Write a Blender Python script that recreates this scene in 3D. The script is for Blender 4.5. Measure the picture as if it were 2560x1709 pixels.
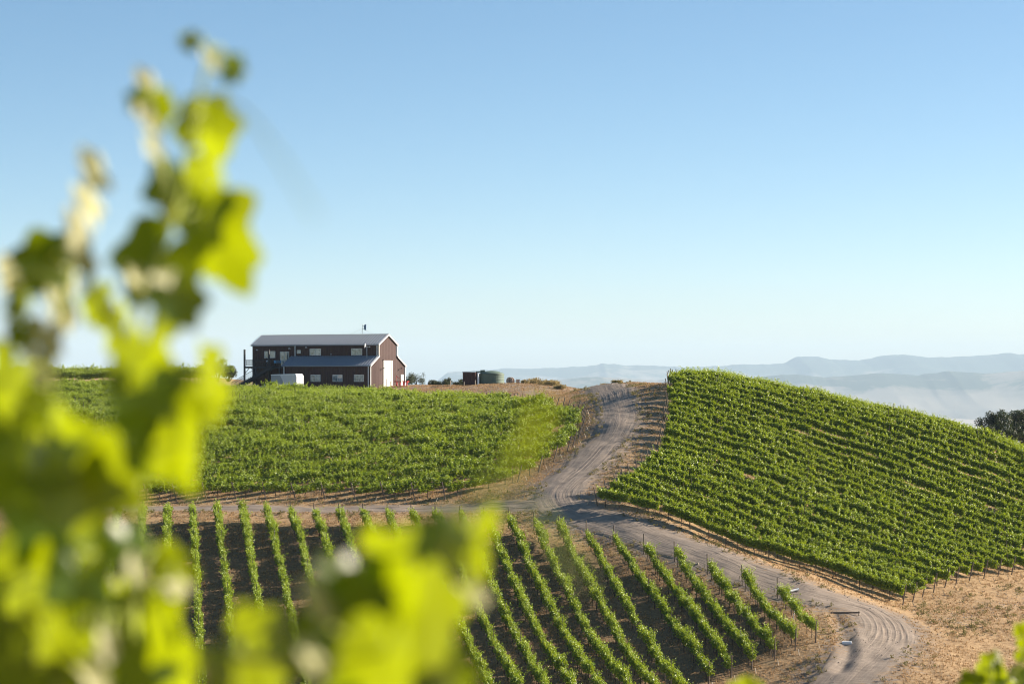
import bpy, bmesh, math, random
import numpy as np
from mathutils import Vector, Matrix, Euler

random.seed(7)
rng = np.random.default_rng(7)
for o in list(bpy.data.objects):
    bpy.data.objects.remove(o, do_unlink=True)
scene = bpy.context.scene
COL = scene.collection
R = math.radians

# ---------------------------------------------------------------- camera
cam_data = bpy.data.cameras.new('camera')
cam_data.lens = 85.0
cam_data.sensor_width = 36.0
cam_data.shift_y = (950.0 - 854.5) / 2560.0
cam_data.clip_start = 0.05
cam_data.clip_end = 120000.0
cam_data.dof.use_dof = True
cam_data.dof.focus_distance = 260.0
cam_data.dof.aperture_fstop = 5.2
cam = bpy.data.objects.new('camera', cam_data)
COL.objects.link(cam)
cam.location = (0, 0, 0)
cam.rotation_euler = (R(90), 0, 0)
scene.camera = cam

# ---------------------------------------------------------------- sky, sun, exposure
SUN_EL, SUN_AZ = R(23.0), R(18.0)          # azimuth counted from +X (right of the view) towards +Y (away)
SUN = Vector((math.cos(SUN_EL) * math.cos(SUN_AZ), math.cos(SUN_EL) * math.sin(SUN_AZ), math.sin(SUN_EL)))
world_ = bpy.data.worlds.new('World')
scene.world = world_
world_.use_nodes = True
wn = world_.node_tree
wn.nodes.clear()
w_out = wn.nodes.new('ShaderNodeOutputWorld')
w_bg = wn.nodes.new('ShaderNodeBackground')
w_sky = wn.nodes.new('ShaderNodeTexSky')
w_sky.sky_type = 'NISHITA'
w_sky.sun_disc = False
w_sky.sun_elevation = SUN_EL
w_sky.sun_rotation = R(90) - SUN_AZ
w_sky.altitude = 300
w_sky.air_density = 1.0
w_sky.dust_density = 1.3
w_sky.ozone_density = 2.0
w_bg.inputs['Strength'].default_value = 0.065
w_tc = wn.nodes.new('ShaderNodeTexCoord')
w_map = wn.nodes.new('ShaderNodeMapping')
w_map.vector_type = 'POINT'
w_map.inputs['Scale'].default_value = (1, 1, 2.1)      # sky elevation stretched, gradient made steeper: the blue sets in low
w_nrm = wn.nodes.new('ShaderNodeVectorMath'); w_nrm.operation = 'NORMALIZE'
wn.links.new(w_tc.outputs['Generated'], w_map.inputs['Vector'])
wn.links.new(w_map.outputs['Vector'], w_nrm.inputs[0])
wn.links.new(w_nrm.outputs['Vector'], w_sky.inputs['Vector'])
w_hs = wn.nodes.new('ShaderNodeHueSaturation')
w_hs.inputs['Hue'].default_value = 0.491
w_hs.inputs['Saturation'].default_value = 1.18
w_hs.inputs['Value'].default_value = 1.0
wn.links.new(w_sky.outputs['Color'], w_hs.inputs['Color'])
wn.links.new(w_hs.outputs['Color'], w_bg.inputs['Color'])
wn.links.new(w_bg.outputs['Background'], w_out.inputs['Surface'])

sun_data = bpy.data.lights.new('sun', 'SUN')
sun_data.energy = 5.0
sun_data.angle = R(0.53)
sun_data.color = (1.0, 0.87, 0.70)
sun = bpy.data.objects.new('sun', sun_data)
COL.objects.link(sun)
sun.location = (60, 0, 60)
sun.rotation_euler = SUN.to_track_quat('Z', 'Y').to_euler()

scene.view_settings.view_transform = 'Standard'
scene.view_settings.look = 'None'
scene.view_settings.exposure = 1.5
scene.view_settings.gamma = 1.0
scene.view_settings.use_curve_mapping = False

cy = scene.cycles
cy.max_bounces = 8
cy.diffuse_bounces = 2
cy.glossy_bounces = 2
cy.transmission_bounces = 5
cy.transparent_max_bounces = 6
cy.volume_bounces = 1
cy.caustics_reflective = False
cy.caustics_refractive = False
cy.use_denoising = True
cy.denoising_prefilter = 'ACCURATE'
cy.pixel_filter_type = 'BLACKMAN_HARRIS'
cy.filter_width = 1.05
cy.denoiser = 'OPENIMAGEDENOISE'

# ---------------------------------------------------------------- helpers
def tag(o, label=None, cat=None, group=None, kind=None):
    if label: o['label'] = label
    if cat: o['category'] = cat
    if group: o['group'] = group
    if kind: o['kind'] = kind
    return o

def empty(name, loc=(0, 0, 0), rz=0.0, parent=None):
    o = bpy.data.objects.new(name, None)
    o.empty_display_size = 0.3
    COL.objects.link(o)
    o.location = loc
    o.rotation_euler = (0, 0, rz)
    o.parent = parent
    return o

def link(name, mesh, parent=None, loc=(0, 0, 0), rot=(0, 0, 0), scale=(1, 1, 1)):
    o = bpy.data.objects.new(name, mesh)
    COL.objects.link(o)
    o.parent = parent
    o.location = loc
    o.rotation_euler = rot
    o.scale = scale
    return o

class MB:
    """collects simple shapes into one mesh"""
    def __init__(s):
        s.v = []; s.f = []
    def add(s, vs, fs):
        n = len(s.v)
        s.v += [tuple(v) for v in vs]
        s.f += [tuple(i + n for i in f) for f in fs]
        return s
    def box(s, x0, x1, y0, y1, z0, z1):
        vs = [(x0,y0,z0),(x1,y0,z0),(x1,y1,z0),(x0,y1,z0),(x0,y0,z1),(x1,y0,z1),(x1,y1,z1),(x0,y1,z1)]
        return s.add(vs, [(0,3,2,1),(4,5,6,7),(0,1,5,4),(1,2,6,5),(2,3,7,6),(3,0,4,7)])
    def prism(s, poly, axis, a, b):
        """extrude a 2D polygon along axis from a to b"""
        def p(u, w, t):
            return {'x': (t, u, w), 'y': (u, t, w), 'z': (u, w, t)}[axis]
        n = len(poly)
        vs = [p(u, w, a) for u, w in poly] + [p(u, w, b) for u, w in poly]
        fs = [tuple(range(n))[::-1], tuple(range(n, 2 * n))] + [(i, (i + 1) % n, n + (i + 1) % n, n + i) for i in range(n)]
        return s.add(vs, fs)
    def tube(s, pts, rad, n=6, cap=True):
        pts = [Vector(p) for p in pts]
        if not isinstance(rad, (list, tuple)): rad = [rad] * len(pts)
        vs = []
        for i, p in enumerate(pts):
            t = (pts[min(i + 1, len(pts) - 1)] - pts[max(i - 1, 0)]).normalized()
            a = t.orthogonal().normalized() if abs(t.z) < .95 else Vector((1, 0, 0)).cross(t).normalized()
            b = t.cross(a)
            for k in range(n):
                an = 2 * math.pi * k / n
                vs.append(p + (a * math.cos(an) + b * math.sin(an)) * rad[i])
        fs = []
        for i in range(len(pts) - 1):
            for k in range(n):
                k2 = (k + 1) % n
                fs.append((i * n + k, i * n + k2, (i + 1) * n + k2, (i + 1) * n + k))
        if cap:
            fs.append(tuple(range(n))[::-1]); fs.append(tuple(range((len(pts) - 1) * n, len(pts) * n)))
        return s.add(vs, fs)
    def lathe(s, prof, n=32, axis='z', c=(0, 0, 0)):
        vs = []
        for r, h in prof:
            for k in range(n):
                a = 2 * math.pi * k / n
                u, w = r * math.cos(a), r * math.sin(a)
                q = {'z': (u, w, h), 'y': (u, h, w), 'x': (h, u, w)}[axis]
                vs.append((q[0] + c[0], q[1] + c[1], q[2] + c[2]))
        fs = []
        for i in range(len(prof) - 1):
            for k in range(n):
                k2 = (k + 1) % n
                fs.append((i * n + k, i * n + k2, (i + 1) * n + k2, (i + 1) * n + k))
        fs.append(tuple(range(n))[::-1]); fs.append(tuple(range((len(prof) - 1) * n, len(prof) * n)))
        return s.add(vs, fs)
    def mesh(s, name, mat, smooth_=False):
        m = bpy.data.meshes.new(name)
        m.from_pydata(s.v, [], s.f)
        bm = bmesh.new(); bm.from_mesh(m)
        bmesh.ops.recalc_face_normals(bm, faces=bm.faces)
        bm.to_mesh(m); bm.free()
        if mat: m.materials.append(mat)
        if smooth_:
            m.polygons.foreach_set('use_smooth', [True] * len(m.polygons))
        return m
    def build(s, name, mat, parent=None, loc=(0, 0, 0), rot=(0, 0, 0), smooth_=False):
        return link(name, s.mesh(name, mat, smooth_), parent, loc, rot)

def np_mesh(name, V, Fc, mat, smooth_=False):
    """fast mesh from numpy verts (n,3) and faces (m,k)"""
    m = bpy.data.meshes.new(name)
    Fc = np.asarray(Fc, np.int32); k = Fc.shape[1]
    m.vertices.add(len(V)); m.vertices.foreach_set('co', np.asarray(V, np.float32).ravel())
    m.loops.add(Fc.size); m.loops.foreach_set('vertex_index', Fc.ravel())
    m.polygons.add(len(Fc))
    m.polygons.foreach_set('loop_start', np.arange(0, Fc.size, k, dtype=np.int32))
    m.polygons.foreach_set('use_smooth', np.full(len(Fc), smooth_))
    m.update(calc_edges=True); m.validate()
    if mat: m.materials.append(mat)
    return m

# ---------------------------------------------------------------- materials
class NT:
    def __init__(s, name):
        s.m = bpy.data.materials.new(name); s.m.use_nodes = True
        s.t = s.m.node_tree; s.t.nodes.clear()
        s.out = s.n('OutputMaterial')
    def n(s, ty, **kw):
        nd = s.t.nodes.new('ShaderNode' + ty)
        for k, v in kw.items():
            if k in nd.inputs: s.set(nd, k, v)
            else: setattr(nd, k, v)
        return nd
    def set(s, nd, k, v):
        if isinstance(v, bpy.types.NodeSocket): s.t.links.new(v, nd.inputs[k])
        else:
            if isinstance(v, tuple) and len(v) == 3 and nd.inputs[k].type == 'RGBA': v = v + (1,)
            nd.inputs[k].default_value = v
    def noise(s, vec, scale, detail=4, rough=.55, dist=0.0):
        return s.n('TexNoise', Vector=vec, Scale=scale, Detail=detail, Roughness=rough, Distortion=dist).outputs['Fac']
    def ramp(s, fac, stops):
        r = s.n('ValToRGB', Fac=fac); e = r.color_ramp.elements
        while len(e) < len(stops): e.new(0.5)
        for i, (p, c) in enumerate(stops):
            e[i].position = p; e[i].color = tuple(c) + (1,) if len(c) == 3 else c
        return r.outputs['Color']
    def mix(s, fac, a, b, mode='MIX'):
        nd = s.n('Mix', data_type='RGBA', blend_type=mode)
        for k, v in ((0, fac), (6, a), (7, b)):
            if isinstance(v, bpy.types.NodeSocket): s.t.links.new(v, nd.inputs[k])
            else: nd.inputs[k].default_value = (tuple(v) + (1,)) if isinstance(v, tuple) else v
        return nd.outputs[2]
    def math(s, op, a, b=0.0, clamp=False):
        nd = s.n('Math', operation=op, use_clamp=clamp)
        for i, v in enumerate((a, b)):
            if isinstance(v, bpy.types.NodeSocket): s.t.links.new(v, nd.inputs[i])
            else: nd.inputs[i].default_value = v
        return nd.outputs[0]
    def bump(s, h, dist, strength=1.0, normal=None):
        nd = s.n('Bump', Height=h, Distance=dist, Strength=strength)
        if normal is not None: s.t.links.new(normal, nd.inputs['Normal'])
        return nd.outputs['Normal']
    def pos(s):
        return s.n('NewGeometry').outputs['Position']
    def obj(s):
        return s.n('TexCoord').outputs['Object']
    def principled(s, **kw):
        p = s.n('BsdfPrincipled')
        for k, v in kw.items(): s.set(p, k.replace('_', ' '), v)
        return p
    def end(s, shader):
        s.t.links.new(shader, s.out.inputs['Surface']); return s.m

def plain(name, col, rough=.6, metal=0.0, var=.18, scale=3.0, bump=0.0, spec=.4):
    t = NT(name); v = t.obj()
    f = t.noise(v, scale, 5)
    a = tuple(c * (1 - var) for c in col); b = tuple(min(1, c * (1 + var)) for c in col)
    c = t.ramp(f, [(.3, a), (.7, b)])
    f2 = t.noise(v, scale * 9, 3)
    c = t.mix(t.math('MULTIPLY', f2, .25), c, tuple(x * .55 for x in col))
    p = t.principled(Base_Color=c, Roughness=rough, Metallic=metal, Specular_IOR_Level=spec)
    if bump: t.set(p, 'Normal', t.bump(f2, bump))
    return t.end(p.outputs[0])

def leaf_mat(name, dark, mid, light, trans, tfac=.45, rough=.42, spec=.45):
    """thin leaf: reflects green, lets yellow-green light through"""
    t = NT(name)
    g = t.n('NewGeometry'); oi = t.n('ObjectInfo')
    r = t.math('FRACT', t.math('ADD', g.outputs['Random Per Island'], t.math('MULTIPLY', oi.outputs['Random'], .35)))
    c = t.ramp(r, [(0, dark), (.5, mid), (1, light)])
    ct = t.mix(t.math('MULTIPLY', r, .5), trans, light, 'MIX')
    tip = t.n('Attribute', attribute_name='tip').outputs['Fac']        # young leaves at the shoot tips are paler
    c = t.mix(tip, c, tuple(min(1, x * 1.35 + .03) if i < 2 else x for i, x in enumerate(light)))
    p = t.principled(Base_Color=c, Roughness=rough, Specular_IOR_Level=spec)
    tr = t.n('BsdfTranslucent', Color=ct)
    ms = t.n('MixShader', Fac=tfac)
    t.t.links.new(p.outputs[0], ms.inputs[1]); t.t.links.new(tr.outputs[0], ms.inputs[2])
    return t.end(ms.outputs[0])
# ---------------------------------------------------------------- terrain
F = 6044.0          # focal length of an 85 mm lens, in units of 1/2560 of the frame width
HX, HY = 1280.0, 950.0

def world(px, py, d):
    return ((px - HX) * d / F, d, -(py - HY) * d / F)

CTRL = [  # terrain control points: image pixel x, y and assumed distance
    # lower block (rows running down the slope)
    (233,1298,243),(480,1298,242),(900,1306,239),(1272,1320,236),(1466,1348,233),(1610,1385,229),(1769,1434,224),(1944,1494,219),
    (2039,1608,206),(1880,1674,202),(1772,1707,200),(1500,1745,192),(1078,1745,192),(680,1745,193),(250,1745,195),
    (-100,1300,245),(-100,1745,196),(2150,1709,197),(2400,1709,199),(2700,1709,203),
    # lane in front of the upper block
    (233,1265,250),(700,1268,248),(1180,1266,246),(1380,1268,241),
    (1600,1318,234),(1800,1375,228),(2000,1455,222),(2120,1535,216),
    # upper block
    (-100,1255,256),(300,1253,255),(700,1249,252),(1120,1249,249),(1241,1223,250),(1332,1189,257),(1443,1107,271),(1466,1030,290),(1480,990,310),
    (1000,1150,270),(1000,1062,298),(1000,1018,325),(1000,1003,352),(1200,1004,345),(1350,1004,329),
    (600,1150,273),(600,1058,303),(600,1012,334),(600,998,362),(800,1000,360),
    (200,1150,278),(200,1060,310),(200,1000,350),(150,968,385),
    # plateau with the barn
    (1000,968,378),(650,967,390),(1200,964,378),(1350,964,362),(1350,962,378),(450,962,400),(200,946,428),(450,948,442),
    # track climbing to the crest
    (1390,1232,245),(1450,1180,254),(1500,1120,264),(1540,1060,274),(1560,1000,288),(1570,968,302),(1560,960,318),(1500,961,330),
    # right-hand hill
    (1490,1266,240),(1545,1232,245),(1650,1138,262),(1668,1050,276),(1672,968,294),(1672,962,306),
    (1870,1388,233),(2249,1511,226),(2520,1434,244),(2400,1600,213),(2560,1560,222),(2700,1440,250),
    (1960,1000,297),(2180,1042,295),(2343,1078,293),(2560,1150,290),(2800,1250,290),
    (2100,1301,251),(2100,1150,273),(1850,1200,257),(1850,1080,277),(2400,1250,268),
]
FAR = [  # ground that the hill tops hide: x, y, z
    (-120,460,1.2),(-60,470,.6),(-20,470,-4),(20,470,-12),(60,440,-28),(100,400,-40),(24,350,-5),(30,330,-4),(45,330,-10),(65,330,-18),(90,320,-26),(120,300,-34),
    (-130,380,-1),(-130,300,-6),(-130,240,-16),(-120,190,-28),(110,240,-28),(110,190,-32),(0,400,-2.2),(10,380,-1.6),
    (-100,150,-34),(-50,150,-35),(0,150,-34.5),(50,150,-34),(100,150,-34),(0,110,-30),(-80,110,-30),(80,110,-30),
    (0,60,-17),(-60,60,-17),(60,60,-17),(0,25,-8),(-30,20,-7),(30,20,-7),(0,0,-1.75),(-15,0,-1.75),(15,0,-1.75),(0,4,-2.2),(0,-20,1),(-60,-10,0),(60,-10,0),
]
_P = np.array([world(*c) for c in CTRL] + [tuple(map(float, p)) for p in FAR])

def _tps_fit(P, lam):
    xy = P[:, :2] / 100.0
    r2 = ((xy[:, None] - xy[None]) ** 2).sum(-1)
    K = np.where(r2 > 0, r2 * np.log(r2 + 1e-12) * .5, 0) + lam * np.eye(len(P))
    Q = np.c_[np.ones(len(P)), xy]
    A = np.block([[K, Q], [Q.T, np.zeros((3, 3))]])
    return np.linalg.solve(A, np.r_[P[:, 2], 0, 0, 0]), xy
_W, _XY = _tps_fit(_P, 0.0006)

def tps(x, y):
    x = np.asarray(x, float); y = np.asarray(y, float)
    sh = x.shape
    q = np.c_[x.ravel(), y.ravel()] / 100.0
    out = np.empty(len(q))
    for i in range(0, len(q), 20000):
        b = q[i:i + 20000]
        r2 = ((b[:, None] - _XY[None]) ** 2).sum(-1)
        out[i:i + 20000] = (r2 * np.log(r2 + 1e-12) * .5) @ _W[:-3] + _W[-3] + b @ _W[-2:]
    return out.reshape(sh)

def smooth(a, b, t):
    t = np.clip((t - a) / (b - a), 0, 1)
    return t * t * (3 - 2 * t)
# small relief on top of the smooth hill
def _vnoise(x, y, s, seed):
    """cheap value noise"""
    g = np.random.default_rng(seed).random((64, 64))
    u, v = x / s, y / s
    i, j = np.floor(u).astype(int), np.floor(v).astype(int)
    fu, fv = u - i, v - j
    fu = fu * fu * (3 - 2 * fu); fv = fv * fv * (3 - 2 * fv)
    a, b = g[i % 64, j % 64], g[(i + 1) % 64, j % 64]
    c, d = g[i % 64, (j + 1) % 64], g[(i + 1) % 64, (j + 1) % 64]
    return (a * (1 - fu) + b * fu) * (1 - fv) + (c * (1 - fu) + d * fu) * fv - .5

def seg_dist(x, y, pts):
    """distance to a polyline"""
    best = np.full(np.shape(x), 1e9)
    for (ax, ay), (bx, by) in zip(pts[:-1], pts[1:]):
        dx, dy = bx - ax, by - ay
        t = np.clip(((x - ax) * dx + (y - ay) * dy) / (dx * dx + dy * dy + 1e-9), 0, 1)
        best = np.minimum(best, np.hypot(x - ax - t * dx, y - ay - t * dy))
    return best

_D = np.arange(150, 520, .4)
def at(px, py):
    """where a sight line from the tripod meets the hillside"""
    X = (px - HX) * _D / F; Z = -(py - HY) * _D / F
    t = tps(X, _D)
    k = int(np.argmax(t > Z)); k = max(k, 1)
    a, b = (Z - t)[k - 1], (t - Z)[k]
    d = _D[k - 1] + .4 * a / (a + b + 1e-9)
    return np.array([(px - HX) * d / F, d])

DITCH = [tuple(at(*p)) for p in ((2092, 1540), (2104, 1565), (2114, 1592), (2121, 1620), (2117, 1648), (2098, 1675))]
def ground_z(x, y):
    x = np.asarray(x, float); y = np.asarray(y, float)
    z = tps(x, y)
    z = z + .22 * _vnoise(x, y, 7.0, 1) + .14 * _vnoise(x, y, 2.3, 2) + .09 * _vnoise(x + .4 * y, y, 1.15, 3) + .10 * _vnoise(x * .8 - y * .5, (x * .5 + y * .8) * .35, 1.3, 4)
    dd = seg_dist(x, y, DITCH)
    z = z - .17 * np.exp(-(dd / .5) ** 2) + .08 * np.exp(-((dd - 1.15) / .5) ** 2)
    return z

def gz(x, y):
    return float(ground_z(np.array([x]), np.array([y]))[0])

VALLEY = -310.0
def ground_all(x, y):
    """the home hill, falling away to a wide valley"""
    # distance outside the control-point rectangle
    ox = np.maximum(np.maximum(-150 - x, x - 125), 0); oy = np.maximum(np.maximum(-25 - y, y - 465), 0)
    d = np.hypot(ox, oy)
    cx, cyy = np.clip(x, -150, 125), np.clip(y, -25, 465)
    zl = ground_z(cx, cyy)
    far = VALLEY + 0 * x
    am = smooth(1800, 5000, d)
    far = far + am * (150 * np.maximum(_vnoise(x, y, 2300., 5) + .08, 0) + 75 * np.abs(_vnoise(x, y, 900., 6)) + 30 * np.abs(_vnoise(x, y, 330., 8)))
    return zl + (far - zl) * smooth(0, 1500, d)

# one sheet, fine in the middle, coarse towards the horizon
def axis_nodes(lo, hi, step, mids, far_lo, far_hi, n):
    a = np.arange(lo, hi + step / 2, step)
    up = hi + np.cumsum(np.geomspace(step * 2, (far_hi - hi) / n * 4.2, n)); up = hi + (up - hi) * (far_hi - hi) / (up[-1] - hi)
    dn = -lo + np.cumsum(np.geomspace(step * 2, (-far_lo + lo) / n * 4.2, n)); dn = -lo + (dn + lo) * (-far_lo + lo) / (dn[-1] + lo)
    return np.r_[-dn[::-1], a, up]
xs = axis_nodes(-50, 64, .5, 0, -26000, 26000, 85)
ys_f = np.r_[np.arange(190, 312, .5), np.arange(312, 440, 1.2)]
up = np.cumsum(np.geomspace(2, 700, 170)); up = 440 + up * (33000 - 440) / up[-1]
ys = np.r_[np.array([-900, -500, -250, -120, -60, -25]), np.arange(-15, 30, 2.5), np.arange(30, 190, 4.0), ys_f, up]
GX, GY = np.meshgrid(xs, ys)
GZ = ground_all(GX, GY)
nx, ny = len(xs), len(ys)
ii = np.arange(nx * ny).reshape(ny, nx)
quads = np.stack([ii[:-1, :-1], ii[:-1, 1:], ii[1:, 1:], ii[1:, :-1]], -1).reshape(-1, 4)

def catmull(P, step):
    P = [np.array(p, float) for p in P]
    P = [2 * P[0] - P[1]] + P + [2 * P[-1] - P[-2]]
    out = []
    for i in range(1, len(P) - 2):
        n = max(2, int(np.linalg.norm(P[i + 1] - P[i]) / step))
        for t in np.linspace(0, 1, n, endpoint=False):
            a, b, c, d = P[i - 1], P[i], P[i + 1], P[i + 2]
            out.append(.5 * ((2 * b) + (-a + c) * t + (2 * a - 5 * b + 4 * c - d) * t * t + (-a + 3 * b - 3 * c + d) * t ** 3))
    out.append(P[-2])
    return np.array(out)

TR_MAIN = catmull([at(*p) for p in ((1500, 963), (1520, 972), (1543, 1005), (1551, 1039), (1538, 1077), (1502, 1118), (1451, 1174), (1410, 1212), (1394, 1245), (1425, 1275), (1510, 1302), (1620, 1338), (1750, 1382), (1880, 1435), (2000, 1480), (2100, 1507), (2178, 1530), (2214, 1563), (2210, 1600), (2171, 1640), (2125, 1680), (2078, 1728), (2040, 1770))], .45)
TR_SIDE = catmull([at(*p) for p in ((1400, 1262), (1300, 1266), (1180, 1270), (1000, 1273), (800, 1272), (600, 1271), (400, 1271), (200, 1274), (20, 1278))], .45)
TR_FIELD = catmull([at(*p) for p in ((2150, 1545), (2230, 1556), (2330, 1556), (2440, 1535), (2540, 1508), (2640, 1490))], .45)
TR_TOP = catmull([at(*p) for p in ((1548, 1050), (1556, 1015), (1562, 985), (1566, 966))], .45)
soil = np.clip(1.12 - seg_dist(GX, GY, TR_MAIN[::6]) / 6.2, 0, 1)
soil = np.maximum(soil, np.clip(1.0 - seg_dist(GX, GY, TR_SIDE[::6]) / 3.6, 0, 1))
soil = np.maximum(soil, 0.36 * np.clip(1.25 - seg_dist(GX, GY, TR_FIELD[::6]) / 4.0, 0, 1))
soil = np.maximum(soil, .60 * smooth(318, 335, GY) * smooth(-75, -40, GX) * (GY < 460))
soil = np.maximum(soil, .9 * np.exp(-(seg_dist(GX, GY, DITCH) / .6) ** 2))
_a0, _a1, _b1, _b0 = at(233, 1312), at(1944, 1500), at(2039, 1604), at(155, 1772)
def in_rows(x, y):
    """1 inside the lower block, where tilling and painted row shade darken the soil"""
    top = np.interp(x, [-45] + [at(a, b)[0] for a, b in ((300, 1302), (1272, 1326), (1610, 1392), (1944, 1500))], [241] + [at(a, b)[1] for a, b in ((300, 1302), (1272, 1326), (1610, 1392), (1944, 1500))])
    edge = np.interp(y, [190, 200, 206, 219], [12, 17, 25, 24.5])
    return smooth(0, 2.5, top - y) * smooth(-1.5, 1.5, edge - x) * (y > 150)
tilled_shade = in_rows(GX, GY)
rect = smooth(150, 420, np.hypot(np.maximum(np.abs(GX + 10) - 130, 0), np.maximum(np.abs(GY - 220) - 245, 0)) + 150)

# dry grass / bare earth colours shared by the ground sheet and the tracks
def earth_nodes(t, soil_fac):
    p = t.pos()
    n1 = t.noise(p, .35, 6, .6)
    n2 = t.noise(p, 2.2, 6, .65, .4)
    n3 = t.noise(p, 9.0, 4, .7)
    st = t.n('Mapping'); st.inputs['Scale'].default_value = (1.0, 3.2, 1.0); st.inputs['Rotation'].default_value = (0, 0, .25)
    t.t.links.new(p, st.inputs['Vector'])
    n4 = t.noise(st.outputs[0], 1.1, 5, .6, .8)
    grass = t.ramp(n2, [(.28, (.16, .10, .052)), (.5, (.33, .225, .122)), (.72, (.49, .355, .205))])
    grass = t.mix(t.math('MULTIPLY', n1, .55), grass, (.36, .235, .13))
    dirt = t.ramp(n4, [(.3, (.13, .105, .088)), (.55, (.22, .182, .152)), (.75, (.30, .25, .21))])
    # ragged border between earth and straw
    k = t.math('ADD', soil_fac, t.math('MULTIPLY', t.math('SUBTRACT', n4, .5), 1.6))
    k = t.math('ADD', k, t.math('MULTIPLY', t.math('SUBTRACT', n2, .5), .7))
    k = t.ramp(k, [(.38, (0, 0, 0)), (.72, (1, 1, 1))])
    c = t.mix(k, grass, dirt)
    clod = t.ramp(n3, [(.30, (.35, .33, .32)), (.45, (1, 1, 1))])
    c = t.mix(.55, c, clod, 'MULTIPLY')
    h = t.math('ADD', t.math('MULTIPLY', n2, 1.0), t.math('MULTIPLY', n3, .55))
    return c, h, k

t = NT('dry hillside')
att = t.n('Attribute', attribute_name='mask')
sep = t.n('SeparateColor'); t.t.links.new(att.outputs['Color'], sep.inputs[0])
c, h, k = earth_nodes(t, sep.outputs['Red'])
vp = t.pos()
v1 = t.noise(vp, .0011, 7, .62, .6)
v2 = t.noise(vp, .0045, 5, .6)
vc = t.ramp(v1, [(.36, (.12, .115, .095)), (.47, (.30, .25, .20)), (.62, (.40, .335, .27)), (.75, (.20, .18, .135))])  # pale dry grass, with the low valley mist put into its colour
vc = t.mix(t.math('MULTIPLY', v2, .5), vc, (.34, .29, .24))
c = t.mix(t.math('MULTIPLY', sep.outputs['Blue'], .85), c, t.mix(.6, c, (.085, .06, .045)))  # darker between the vine rows: their shade is put into the soil colour
c = t.mix(sep.outputs['Green'], c, vc)
p = t.principled(Base_Color=c, Roughness=.95, Specular_IOR_Level=.1)
t.set(p, 'Normal', t.bump(h, .10, .9))
M_GROUND = t.end(p.outputs[0])

gm = np_mesh('ground', np.stack([GX, GY, GZ], -1).reshape(-1, 3), quads, M_GROUND, True)
ca = gm.color_attributes.new('mask', 'FLOAT_COLOR', 'POINT')
ca.data.foreach_set('color', np.stack([soil, rect, tilled_shade, 1 + 0 * soil], -1).astype(np.float32).ravel())
tag(link('ground', gm), kind='structure', label='dry straw-coloured hillside falling to a hazy valley')

# tracks: real ruts pressed into the earth
t = NT('track earth')
uv = t.n('UVMap', uv_map='UVMap').outputs[0]
att = t.n('Attribute', attribute_name='mask')
sep = t.n('SeparateColor'); t.t.links.new(att.outputs['Color'], sep.inputs[0])
c, h, k = earth_nodes(t, sep.outputs['Red'])
mp = t.n('Mapping'); mp.inputs['Scale'].default_value = (.22, 2.2, 1); t.t.links.new(uv, mp.inputs['Vector'])
s1 = t.noise(mp.outputs[0], 1.0, 6, .7, .35)
mp2 = t.n('Mapping'); mp2.inputs['Scale'].default_value = (.12, 6.0, 1); t.t.links.new(uv, mp2.inputs['Vector'])
s2 = t.noise(mp2.outputs[0], 1.0, 4, .6, .2)
lane = t.ramp(s1, [(.30, (.70, .68, .66)), (.5, (.98, .97, .96)), (.70, (1.16, 1.14, 1.12))])
c2 = t.mix(t.math('MULTIPLY', t.math('MULTIPLY', k, .9), sep.outputs['Blue']), c, t.mix(.75, t.mix(.4, c, (.315, .265, .22)), lane, 'MULTIPLY'))
rut = t.ramp(sep.outputs['Green'], [(0, (1, 1, 1)), (1, (.80, .78, .78))])
c2 = t.mix(.8, c2, rut, 'MULTIPLY')
p = t.principled(Base_Color=c2, Roughness=.95, Specular_IOR_Level=.1)
hh = t.math('ADD', t.math('MULTIPLY', h, .35), t.math('ADD', t.math('MULTIPLY', s1, 1.1), t.math('MULTIPLY', s2, .8)))
t.set(p, 'Normal', t.bump(hh, .05, .9))
M_TRACK = t.end(p.outputs[0])

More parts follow.
